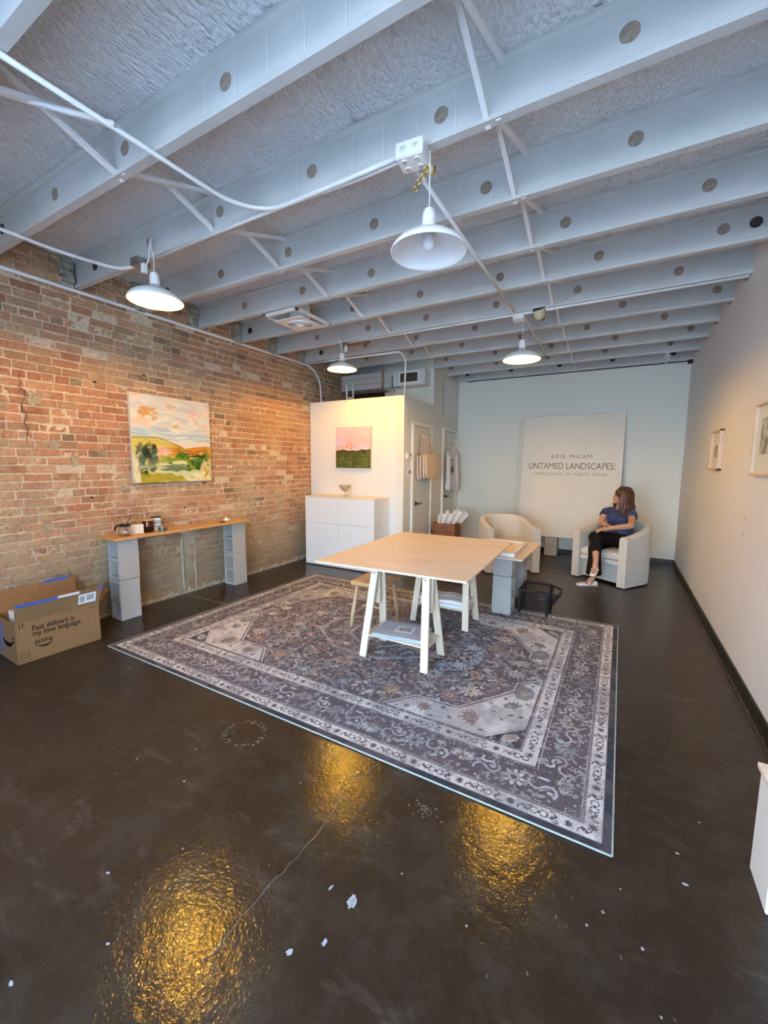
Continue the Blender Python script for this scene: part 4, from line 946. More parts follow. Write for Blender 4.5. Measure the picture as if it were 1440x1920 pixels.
# ------------------------------------------------------------------ bags and shirt on the doors
def sheet(pts_sz, out_fn, th):
    n = len(pts_sz); front = [SW(s,out_fn(s,z)+th,z) for s,z in pts_sz]; back = [SW(s,out_fn(s,z),z) for s,z in pts_sz]
    return MB().add(front+back, [tuple(range(n)), tuple(reversed(range(n,2*n)))]+[(i,n+i,n+(i+1)%n,(i+1)%n) for i in range(n)])
for i in range(4):
    t_ = thing('tote_bag', ['natural canvas tote bag hanging on the first grey door, outermost with dark print','natural canvas tote bag on the first door, second from the front','natural canvas tote bag on the first door, third from the front','natural canvas tote bag on the first door, hanging closest to it'][i], 'bag', SW(.56,.03,1.98), 0, 'canvas tote bags hung on the first door')
    o_ = .045+(3-i)*.042; sh = (3-i)*.035
    fn = lambda s,z: o_ + .10*max(0,(s-.56))*(i==0) + .012*math.sin(s*20+i)
    s0, s1 = .36-sh*.2, .76-sh*.2
    pts = [(s0,1.70),(s0+.02,1.42),(s0+.07,1.335),(s0+.2,1.32),(s1-.04,1.335),(s1,1.45),(s1+.005,1.56),(s1+.01,1.70),(s0+.2,1.712)]
    def inv(mb, nm, mat, **kw): return in_parent(mb.build(nm, mat, **kw), t_)
    inv(sheet([(a,b-.01*i) for a,b in pts], fn, .034), 'bag_body', M['tote'], bevel=.010, seg=3)
    for dd in (0,.018):
        hp = [SW(s0+.09,o_+.012+dd,1.69),SW(.545,o_*.6+.03+dd,1.95),SW(.56,.05,1.985),SW(.575,o_*.6+.03+dd,1.95),SW(s1-.09,o_+.012+dd,1.69)]
        inv(MB().tube(arc_path(hp,.03), .013, 8, flat=((1,0,0),.35)), 'handle', M['tote'], smooth=True)
    if i == 0:
        for txt, sz, z_, ss in (('TEXAS',.052,1.53,.50),('BM',.036,1.455,.58)):
            me = text_mesh(txt, sz, .0005); me.transform(MSW @ Matrix(((-1,0,0,0),(0,0,1,0),(0,1,0,0),(0,0,0,1))) if False else MSW @ Matrix(((1,0,0,ss),(0,0,1,o_+.040),(0,1,0,z_),(0,0,0,1))))
            o = link('printed_word', me, M['ink'], None); in_parent(o, t_)
        inv(sheet([(s0+.16,1.69),(s0+.30,1.70),(s0+.20,1.58)], lambda s,z: o_+.036, .006), 'folded_corner', M['tote'], bevel=.002)
        inv(sheet([(s1-.05,1.71),(s1+.12,1.70),(s1+.10,1.60),(s1+.02,1.44),(s1-.05,1.40)], lambda s,z: o_-.02+.1*(s-s1), .02), 'side_fold', M['tote'], bevel=.008)
tag(MB().beam(SW(.56,.022,1.99), SW(.56,.075,1.985), .014, .010).build('door_hook', M['plastic_white']), 'white over-door hook holding the tote bags', 'hook')
t_ = thing('sweatshirt', 'white long-sleeved sweatshirt with blue and green print hanging on the rear door', 'sweatshirt', SW(1.9,.03,1.9))
def inv(mb, nm, mat, **kw): return in_parent(mb.build(nm, mat, **kw), t_)
body = [(1.66,1.74),(1.74,1.81),(1.84,1.845),(1.90,1.81),(1.96,1.845),(2.06,1.81),(2.16,1.74),(2.18,1.40),(2.19,1.08),(2.10,1.06),(1.74,1.06),(1.65,1.08),(1.66,1.40)]
inv(sheet(body, lambda s,z: .05, .045), 'shirt_body', M['cloth_white'], bevel=.018, seg=3)
for sg,s_ in ((-1,1.66),(1,2.15)):
    inv(MB().tube([SW(s_+.02,.075,1.76),SW(s_-.01*sg,.10,1.66),SW(s_-.02,.115,1.40),SW(s_+.02,.12,1.20),SW(s_+.03,.115,1.07)], [.05,.062,.058,.050,.036], 14, flat=((SN.x,SN.y,0),.6)), 'sleeve', M['cloth_white'], smooth=True)
for (s0,s1,z0,z1,c_) in ((1.83,2.0,1.50,1.60,(.40,.52,.58,1)),(1.83,2.0,1.40,1.50,(.08,.20,.06,1)),(1.84,1.99,1.365,1.38,(.1,.1,.1,1)),(1.84,1.99,1.615,1.64,(.12,.14,.16,1))):
    inv(MB().box(s0,s1,.095,.0965,z0,z1,MSW), 'chest_print', plain('print%d'%int(z0*1000), c_, .8, var=.3, vs=30))
inv(MB().tube([SW(1.72,.07,1.80),SW(1.90,.07,1.87),SW(2.09,.07,1.80)], .007, 8), 'hanger', M['plastic_white'])
inv(MB().tube([SW(1.90,.07,1.87),SW(1.91,.06,1.93),SW(1.90,.04,1.96)], .004, 8), 'hanger_hook', M['galv'])
tag(MB().box(1.885,1.915,.021,.034,1.93,2.02,MSW).build('door_hook', M['plastic_white'], bevel=.004), 'white adhesive hook above the white sweatshirt', 'hook')

# ------------------------------------------------------------------ wooden crate of prints
t_ = thing('wooden_crate', 'dark reddish wooden crate holding rolled prints near the grey doors', 'crate', (-2.455,6.46,0), .06)
for (x0,x1,y0,y1) in ((-.19,.19,-.17,-.155),(-.19,.19,.155,.17),(-.19,-.175,-.155,.155),(.175,.19,-.155,.155)):
    for i in range(4): MB().box(x0,x1,y0,y1,.02+i*.142,.02+i*.142+.136).build('slat', M['crate_wood'], t_, bevel=.003)
MB().box(-.175,.175,-.155,.155,.02,.035).build('bottom', M['crate_wood'], t_)
MB().box(-.19,-.10,.155,.172,.58,.66).build('broken_slat', M['crate_wood'], t_, bevel=.003)
for i in range(8):
    th = thing('rolled_print', ['cream paper print leaning out of the wooden crate, %s'%w_ for w_ in ('leftmost','second from left','third from left','fourth from left','fourth from right','third from right','second from right','rightmost')][i], 'print', (-2.575+i*.018,6.345+.032*i,.43), 0, 'prints leaning in the crate')
    a = .16+i*.085; th.rotation_euler = (0, a, 0)
    L_ = .27+.02*(i%3)+.022*i
    if i%2: MB().box(-.05,.055,-.004,.004,0,L_).build('sheet', M['paper' if i%4==1 else 'cloth_white'], th, bevel=.001)
    else: MB().box(-.030,.030,-.012,.012,0,L_+.03).build('sheet', M['paper_cream'], th, bevel=.003)

# ------------------------------------------------------------------ sign boards
sgn = thing('exhibition_sign_board', 'large off-white board lettered with an exhibition title leaning on the back wall', 'sign board', (-1.505,7.50,.318))
th_ = math.atan2(.17,2.06); sgn.rotation_euler = (-th_,0,0)
board_m = plain('board_paint', (.74,.685,.585,1), .6, var=.02, vs=2, bump=.1, bs=120)
MB().box(0,1.545,0,.032,0,2.065).build('board', board_m, sgn, bevel=.004)
MB().box(.05,1.40,.040,.045,.1,1.9).build('rear_panel', M['canvas_edge'], sgn)
def letter(body, x0, x1, z, h, shear=0, spacing=1.0, off=0):
    me = text_mesh(body, 1, .0, off, spacing, shear); xs_ = [v.co.x for v in me.vertices]; ys_ = [v.co.y for v in me.vertices]
    sx_ = (x1-x0)/(max(xs_)-min(xs_)); sy_ = h/(max(ys_)-min(0,0)) if True else 1
    me.transform(Matrix(((sx_,0,0,x0-min(xs_)*sx_),(0,0,1,-.0012),(0,sy_,0,z),(0,0,0,1)))); o = link('lettering', me, plain('sign_ink', (.14,.12,.10,1), .7), sgn); return o
letter('BRIE MILAM', .480,1.102,1.345,.062,0,1.25,-.004)
letter('UNTAMED LANDSCAPES:', .118,1.445,1.165,.105,0,1.0,.0)
letter('IMPRESSIONS OF NORTH TEXAS', .222,1.340,1.055,.050,.35,1.3,-.006)
# thin serifs of the title face
t_ = thing('blank_board', 'off-white board leaning behind the lettered sign, only its left edge showing', 'board', (-1.61,7.575,.318)); t_.rotation_euler = (-math.atan2(.135,2.06),0,0)
MB().box(0,1.5,0,.030,0,2.04).build('board', plain('board_grey', (.62,.60,.54,1), .6, var=.03), t_, bevel=.004)
g3 = 'blocks propping the sign boards'
for i,(x_,y_,l_) in enumerate(((-.945,7.56,'grey concrete block under the right half of the leaning sign'),(-1.32,7.56,'grey concrete block under the left half of the leaning sign, behind the empty armchair'))):
    o = cells([-.10,.10],[0,.314],set(),-.097,.097).build('concrete_block', M['block'], None, bevel=.006); tag(o, l_, 'concrete block', g3); o.location = (x_,y_,0)

# ------------------------------------------------------------------ work table on two trestles
TR = -.022; TZ = .745
tb = thing('plywood_tabletop', 'large pinkish plywood tabletop resting on two white trestles', 'tabletop', (-2.110,2.578,TZ), .030)
tb.rotation_euler = (0,0,.035)
MB().box(0,1.265,0,1.655,0,.015).build('plywood_panel', M['plywood'], tb, bevel=.0015)
mb = MB().box(-.0008,1.2658,-.0012,.0,.001,.014).box(1.265,1.2662,0,1.655,.001,.014); mb.build('cut_edge', M['ply_edge'], tb, merge=False)
def trestle(loc, label):
    t_ = thing('trestle', label, 'trestle', loc, 0, 'white wooden trestles under the tabletop')
    for sx_ in (-1,1):
        for sy_ in (-1,1):
            MB().beam((sx_*.268,sy_*.165,.0),(sx_*.215,sy_*.048,.715), .062, .024, (1 if sx_>0 else -1,0,.1)).build('leg', M['pine'], t_, bevel=.003) if False else None
            a0 = Vector((sx_*.268,sy_*.168,0)); a1 = Vector((sx_*.222,sy_*.050,.712)); w_ = .030; d_ = .012
            vs = [a0+Vector((-d_,-w_,0)),a0+Vector((d_,-w_,0)),a0+Vector((d_,w_,0)),a0+Vector((-d_,w_,0)),a1+Vector((-d_,-w_,0)),a1+Vector((d_,-w_,0)),a1+Vector((d_,w_,0)),a1+Vector((-d_,w_,0))]
            d_, w_ = .030, .012
            vs = [a0+Vector((-d_,-w_,0)),a0+Vector((d_,-w_,0)),a0+Vector((d_,w_,0)),a0+Vector((-d_,w_,0)),a1+Vector((-d_,-w_,0)),a1+Vector((d_,-w_,0)),a1+Vector((d_,w_,0)),a1+Vector((-d_,w_,0))]
            lg = MB().add(vs,[(0,3,2,1),(4,5,6,7),(0,1,5,4),(1,2,6,5),(2,3,7,6),(3,0,4,7)]).build('leg', M['pine'], t_, bevel=.003)
            if sy_ < 0: MB().lathe([(.0001,-.006),(.008,-.006),(.010,-.002),(.010,0)], n=12, M=Matrix.Translation((sx_*.223,-.064,.665))@Matrix.Rotation(-pi/2,4,'X')).build('bolt', M['galv'], lg)
        MB().box(sx_*.235-.026,sx_*.235+.026,-.010,.010,.40,.72).build('height_post', M['pine'], t_, bevel=.003)
        mb = MB()
        for z_ in (.50,.54,.58,.62): mb.lathe([(.0001,-.001),(.0055,-.001)], n=10, M=Matrix.Translation((sx_*.235,-.0105,z_))@Matrix.Rotation(pi/2,4,'X').inverted())
        mb.build('peg_holes', M['slot_black'], t_)
        MB().beam((sx_*.238,-.145,.150),(sx_*.238,.145,.150), .020, .040).build('side_rail', M['pine'], t_, bevel=.002)
    MB().box(-.325,.325,-.013,.013,.683,.734).build('crossbeam', M['pine_x'], t_, bevel=.003)
    for i in range(6): MB().box(-.27,.27,-.150+i*.053,-.115+i*.053,.172,.184).build('shelf_slat', M['pine_x'], t_, bevel=.002)
    return t_
trestle((-1.431,2.835,RZ), 'white wooden trestle with slatted shelf under the front of the table')
trestle((-1.418,3.735,RZ), 'white wooden trestle with slatted shelf under the rear of the table')
t_ = thing('gift_box_book', 'pale lilac flat album with a small window picture on the front trestle shelf', 'album', (-1.43,2.835,RZ+.185), .12)
MB().box(-.20,.20,-.145,.145,.0,.030).build('cover', M['book_cover'], t_, bevel=.003)
MB().box(-.198,.198,-.1465,-.144,.005,.025).build('page_edge', plain('album_edge', (.30,.40,.62,1), .6), t_)
MB().box(-.05,.09,-.05,.07,.030,.0315).build('window_mount', M['paper'], t_)
n_ = NT('tiny_picture'); n_.set(**{'Base Color': n_.ramp(n_.noise(38,3), [(.4,(.25,.22,.14,1)),(.6,(.62,.58,.46,1))]), 'Roughness': .6}); MB().box(-.035,.075,-.035,.055,.0315,.0325).build('picture', n_.m, t_)
th = [('stack of folded white canvas sheets on the rear trestle shelf','cloth_white',0.0),('pale blue folded plastic sheet under the white canvas on the rear shelf','led_label',-.03)]
for i,(lab,mt,zz_) in enumerate(th):
    mb = MB(); nxx, nyy = 26, 14; hw, hd = .235, .125
    f3 = lambda a,b,t: (a*hw*(1-.05*i), b*hd*(1+.1*i), t)
    top = [(f3(-1+2*ii/(nxx-1),-1+2*jj/(nyy-1),0)) for jj in range(nyy) for ii in range(nxx)]
    z1 = (.062 if i==0 else .027); z0_ = (.030 if i==0 else 0)
    vs = [(x+.006*math.sin(y*60+i),y+.008*math.sin(x*30+i*2),z1+.006*math.sin(x*25+y*14+i)+.004*math.sin(y*50)) for x,y,_ in top]+[(x,y,z0_) for x,y,_ in top]
    N_ = nxx*nyy; fs = [(j*nxx+i2,j*nxx+i2+1,(j+1)*nxx+i2+1,(j+1)*nxx+i2) for j in range(nyy-1) for i2 in range(nxx-1)]
    fs += [tuple(N_+k for k in reversed(f)) for f in fs]; bd = list(range(nxx))+[j*nxx+nxx-1 for j in range(1,nyy)]+[(nyy-1)*nxx+k for k in range(nxx-2,-1,-1)]+[j*nxx for j in range(nyy-2,0,-1)]
    fs += [(bd[k],N_+bd[k],N_+bd[(k+1)%len(bd)],bd[(k+1)%len(bd)]) for k in range(len(bd))]
    o = mb.add(vs,fs).build('folded_sheet', M[mt], smooth=False); tag(o, lab, 'folded cloth'); o.location = (-1.40,3.735,RZ+.1852)

# low plank and the white frame lying on it
pk = MB().box(0,.66,0,1.02,0,.014).build('low_plank', M['plywood'], bevel=.002); tag(pk, 'plywood board lying on concrete blocks just behind the worktable', 'board'); pk.location = (-1.425,4.095,.6035+.005); pk.rotation_euler = (0,0,-.02)
t_ = thing('empty_picture_frame', 'empty white wooden frame lying on the low plywood board', 'frame', (-1.275,4.14,.6235), .02)
mb = MB()
for (x0,x1,y0,y1) in ((0,.42,0,.045),(0,.42,.695,.74),(0,.045,.045,.695),(.375,.42,.045,.695)): mb.box(x0,x1,y0,y1,0,.040)
mb.build('outer_frame', M['plastic_white'], t_, merge=False, bevel=.003)
mb = MB()
for (x0,x1,y0,y1) in ((.045,.375,.045,.065),(.045,.375,.675,.695),(.045,.065,.065,.675),(.355,.375,.065,.675)): mb.box(x0,x1,y0,y1,0,.024)
mb.build('inner_rebate', M['pine_x'], t_, merge=False, bevel=.001)

# stool
t_ = thing('wooden_stool', 'rustic wooden stool with a tan seat under the left side of the table', 'stool', (-1.955,3.285,RZ), .05)
me = MB().box(-.18,.18,-.17,.17,.405,.45).build('seat', M['stool_seat'], t_, bevel=.018, seg=4)
lg = {}
for i,(sx_,sy_) in enumerate(((-1,-1),(1,-1),(-1,1),(1,1))):
    a0 = Vector((sx_*.165,sy_*.165,0)); a1 = Vector((sx_*.125,sy_*.12,.41))
    MB().tube([a0,a0.lerp(a1,.3)+Vector((.006*sx_,0,0)),a0.lerp(a1,.7),a1], [.017,.020,.018,.016], 8).build('leg', M['stool_leg'], t_, smooth=True)
for a,b in (((-1,-1),(-1,1)),((1,-1),(1,1))): MB().tube([(a[0]*.150,a[1]*.150,.13),(b[0]*.150,b[1]*.150,.13)], .010, 8).build('stretcher', M['stool_leg'], t_)
MB().tube([(-.145,.02,.16),(.145,.02,.16)], .010, 8).build('stretcher', M['stool_leg'], t_)

# black stacking basket
t_ = thing('shopping_basket', 'black plastic wire-style stacking basket with legs beside the low plank', 'basket', (-.69,4.505,0), .02)
B_ = M['plastic_black']; hx, hy, zt_, zb_ = .135, .165, .262, .060
for i,(sx_,sy_) in enumerate(((-1,-1),(1,-1),(-1,1),(1,1))):
    zt2 = zt_ if True else .2
    MB().box(sx_*hx-.015,sx_*hx+.015,sy_*hy-.015,sy_*hy+.015,RZ if sy_<0 else .0,zt2).build('leg', B_, t_, bevel=.004)
mb = MB()
for (p0,p1) in (((-hx,-hy),(hx,-hy)),((-hx,hy),(hx,hy)),((-hx,-hy),(-hx,hy))): mb.beam((*p0,zt_-.008),(*p1,zt_-.008),.020,.026)
mb.beam((hx,-hy,zt_-.01),(hx+.11,-hy+.03,zt_-.035),.016,.022).beam((hx,hy,zt_-.01),(hx+.11,hy-.03,zt_-.035),.016,.022).beam((hx+.11,-hy+.03,zt_-.035),(hx+.11,hy-.03,zt_-.035),.016,.022)
mb.build('rim', B_, t_, merge=False, bevel=.003)
def grid(p0, p1, q0, q1, nx_, nz_, r=.0021):
    """wires filling the quad p0-p1 (top) q0-q1 (bottom)"""
    mb = MB(); p0,p1,q0,q1 = map(Vector,(p0,p1,q0,q1))
    for i in range(1,nx_): mb.beam(p0.lerp(p1,i/nx_), q0.lerp(q1,i/nx_), r*2, r*2, (1,0.2,0))
    for k in range(0,nz_+1): mb.beam(p0.lerp(q0,k/nz_), p1.lerp(q1,k/nz_), r*2, r*2)
    return mb
grid((-hx,-hy,zt_),(hx,-hy,zt_),(-hx+.01,-hy+.01,zb_),(hx-.01,-hy+.01,zb_),14,4).build('front_grid', B_, t_, merge=False)
grid((-hx,hy,zt_),(hx,hy,zt_),(-hx+.01,hy-.01,zb_),(hx-.01,hy-.01,zb_),14,4).build('back_grid', B_, t_, merge=False)
grid((-hx,-hy,zt_),(-hx,hy,zt_),(-hx+.01,-hy+.01,zb_),(-hx+.01,hy-.01,zb_),14,4).build('side_grid', B_, t_, merge=False)
grid((hx+.11,-hy+.03,zt_-.035),(hx+.11,hy-.03,zt_-.035),(hx,-hy+.02,zb_),(hx,hy-.02,zb_),12,5).build('sloped_grid', B_, t_, merge=False)
grid((-hx,-hy,zb_),(hx,-hy,zb_),(-hx,hy,zb_),(hx,hy,zb_),12,12).build('base_grid', B_, t_, merge=False)
MB().tube(arc_path([(hx-.02,-hy-.005,zt_-.03),(hx+.02,-hy-.006,zt_),(hx+.06,-hy+.0,zt_-.05),(hx+.03,-hy+.0,zb_+.02)], .04), .007, 8).build('side_arm', B_, t_, smooth=True)
MB().tube([(hx+.105,-hy+.04,zt_-.04),(hx+.07,-hy+.03,.13)], .003, 6).tube([(hx+.105,hy-.04,zt_-.04),(hx+.07,-hy+.03,.13)], .003, 6).build('handle_wire', B_, t_)
MB().box(-hx-.002,-hx+.010,-hy-.0145,-hy-.0125,.205,.235).build('white_tag', M['paper'], t_)

# ------------------------------------------------------------------ delivery carton by the brick wall
K = {}
t2 = NT('cardboard'); n = t2.noise(60,3); t2.set(**{'Base Color': t2.ramp(n,[(.3,(.20,.108,.043,1)),(.7,(.245,.137,.057,1))]), 'Roughness': .8}); t2.bump(n,.08,.002); M['card'] = t2.m
t2 = NT('cardboard_inner'); n = t2.noise(30,3); t2.set(**{'Base Color': t2.ramp(n,[(.3,(.21,.100,.036,1)),(.7,(.25,.13,.05,1))]), 'Roughness': .85}); M['card_in'] = t2.m
cb = thing('cardboard_box', 'open brown delivery carton with printed slogan against the brick wall', 'cardboard box', (-3.878,1.218,0), -.037)
W_, L_, Hb = .40, .573, .325; g_ = .004     # extends to local -x (wall) and +y
MB().box(-W_,0,0,L_,0,g_).build('bottom', M['card'], cb)
MB().box(-g_,0,0,L_,0,Hb).build('long_side', M['card'], cb); MB().box(-W_,-W_+g_,0,L_,0,Hb).build('long_side', M['card'], cb)
MB().box(-W_,0,0,g_,0,Hb).build('short_side', M['card'], cb); MB().box(-W_,0,L_-g_,L_,0,Hb).build('short_side', M['card'], cb)
mb = MB(); mb.add([(0,.0,Hb),(0,L_,Hb),(.045,L_+.02,Hb+.165),(.045,-.0,Hb+.155),(-g_,.0,Hb),(-g_,L_,Hb),(.045-g_,L_+.02,Hb+.165),(.045-g_,0,Hb+.155)],[(0,1,2,3),(7,6,5,4),(0,4,5,1),(1,5,6,2),(2,6,7,3),(3,7,4,0)])
fp = mb.build('front_flap', M['card'], cb)
mb = MB(); mb.add([(-W_,0,Hb),(-W_,L_,Hb),(-W_-.06,L_,Hb+.17),(-W_-.06,0,Hb+.17),(-W_+g_,0,Hb),(-W_+g_,L_,Hb),(-W_-.06+g_,L_,Hb+.17),(-W_-.06+g_,0,Hb+.17)],[(0,1,2,3),(7,6,5,4),(0,4,5,1),(1,5,6,2),(2,6,7,3),(3,7,4,0)])
mb.v = [(max(x,-W_-.045),y,z) for x,y,z in mb.v]; mb.build('back_flap', M['card_in'], cb)
mb = MB(); mb.add([(-W_,L_,Hb),(0,L_,Hb),(-.06,L_+.11,Hb+.09),(-W_+.06,L_+.11,Hb+.09),(-W_,L_-g_,Hb),(0,L_-g_,Hb),(-.06,L_+.11-g_,Hb+.09+g_),(-W_+.06,L_+.11-g_,Hb+.09+g_)],[(0,1,2,3),(7,6,5,4),(0,4,5,1),(1,5,6,2),(2,6,7,3),(3,7,4,0)]); mb.build('end_flap', M['card_in'], cb)
ta = math.atan2(.045,.16)
def on_flap(y0,y1,u0,u1,nm,mat,o=.0012,sh=0):
    f_ = lambda y,u,k: (0+math.sin(ta)*u+k*math.cos(ta), y+sh*u, Hb+math.cos(ta)*u-k*math.sin(ta))
    return MB().add([f_(y0,u0,o),f_(y1,u0,o),f_(y1,u1,o),f_(y0,u1,o),f_(y0,u0,0),f_(y1,u0,0),f_(y1,u1,0),f_(y0,u1,0)],[(0,1,2,3),(7,6,5,4),(0,4,5,1),(1,5,6,2),(2,6,7,3),(3,7,4,0)]).build(nm, mat, fp)
on_flap(.415,.545,.035,.125,'shipping_label',M['led_label'],.0015)
n_ = NT('label_print'); 
for i in range(6): on_flap(.425+i*.006,.428+i*.006,.05,.105,'barcode_line',M['ink'],.002)
for i in range(7): on_flap(.475+i*.008,.478+i*.008+(.002 if i%2 else 0),.06,.11,'barcode_line',M['ink'],.002)
on_flap(.0,.27,.132,.158,'blue_tape',M['blue_tape'],.0018); on_flap(.27,.42,.140,.160,'clear_tape',M['led_label'],.0016); on_flap(.56,.59,.135,.166,'blue_tape',M['blue_tape'],.0018)
MB().add([(-W_-.043,.30,Hb+.14),(-W_-.043,.52,Hb+.165),(-W_-.040,.54,Hb+.195),(-W_-.040,.36,Hb+.185)],[(0,1,2,3)]).build('blue_tape', M['blue_tape'], cb)
ink2 = plain('box_ink', (.012,.006,.008,1), .95, spec=.1)
def box_text(body, y0, y1, z, h, off=0):
    me = text_mesh(body,1,0,off); xs_ = [v.co.x for v in me.vertices]; sx_ = (y1-y0)/(max(xs_)-min(xs_))
    me.transform(Matrix(((0,0,1,.0012),(sx_,0,0,y0-min(xs_)*sx_),(0,h,0,z),(0,0,0,1)))); return link('slogan', me, ink2, cb)
box_text('Fast delivery is', .105,.385,.240,.058,.012); box_text('my love language.', .105,.435,.196,.058,.012); o = box_text('prime', .115,.225,.128,.058,.005); o.name = 'printed_word'
def smile(cx, cz, w_, Mx, nm='printed_arrow'):
    mb = MB(); n_ = 16; P = []
    for i in range(n_+1):
        t_ = i/n_; x = cx+(t_-.5)*w_; z = cz-.26*w_*(1-(2*t_-1)**2)*.8; P.append((x,z,.004*w_/.1+.010*w_/.1*math.sin(pi*t_)**1))
    vs = [(x,z+h_/2) for x,z,h_ in P]+[(x,z-h_/2) for x,z,h_ in reversed(P)]
    mb.prism(vs, .0, .0012, Mx); mb.prism([(cx+w_*.50,cz+w_*.10),(cx+w_*.34,cz+w_*.07),(cx+w_*.47,cz+w_*.03),(cx+w_*.47,cz-w_*.12)][::-1], 0, .0012, Mx)
    return mb.build(nm, ink2, cb, merge=False)
MXs = Matrix(((0,0,1,0),(1,0,0,0),(0,1,0,0),(0,0,0,1))); smile(.175,.118,.10,MXs)
MXf = Matrix(((1,0,0,0),(0,0,-1,0),(0,1,0,0),(0,0,0,1))); smile(-.17,.185,.26,MXf)
mb = MB().box(.0,.0012,.02,.06,.282,.285)
for y_ in (.028,.048): mb.box(0,.0012,y_-.002,y_+.002,.285,.312); mb.prism([(y_-.006,.305),(y_+.006,.305),(y_,.317)],0,.0012,MXs)
mb.build('upright_arrows', ink2, cb, merge=False); mb = MB()
for (y0,y1,z0,z1) in ((.025,.075,.02,.022),(.025,.075,.088,.09),(.025,.027,.02,.09),(.073,.075,.02,.09),(.025,.075,.042,.044),(.025,.075,.066,.068)): mb.box(0,.0012,y0,y1,z0,z1)
mb.build('maker_mark', ink2, cb, merge=False)
MB().box(0,.0012,.50,.545,.302,.304).box(0,.0012,.50,.502,.304,.318).build('corner_mark', ink2, cb, merge=False)
on = MB().box(-.32,-.26,-.0016,0,.02,.30).build('blue_tape', plain('tape_blue_old', (.10,.14,.30,1), .5, var=.3, vs=30), cb)
t_ = thing('boxed_parcel', 'white-edged pack of printed books standing inside the open carton', 'parcel', (-3.99,1.27,.008), -.037)
MB().box(-.16,.05,.0,.16,0,.36).build('pack', M['paper'], t_, bevel=.003); n_ = NT('book_top'); n_.set(**{'Base Color': n_.ramp(n_.noise(26,4), [(.42,(.12,.05,.03,1)),(.55,(.55,.40,.28,1))]), 'Roughness': .6}); MB().box(-.155,.045,.005,.155,.360,.364).build('printed_top', n_.m, t_)

# ------------------------------------------------------------------ low white bench at the right edge
t_ = thing('white_bench', 'low white bench with a pale wood top at the right edge of the picture', 'bench', (.535,1.948,0))
for y0_ in (-.197,-1.25): MB().box(0,.28,y0_,y0_+.197,0,.405).build('support', M['trim_paint'], t_, bevel=.006)
MB().box(-.005,.29,-1.30,.024,.405,.425).build('wood_top', M['plywood'], t_, bevel=.002)

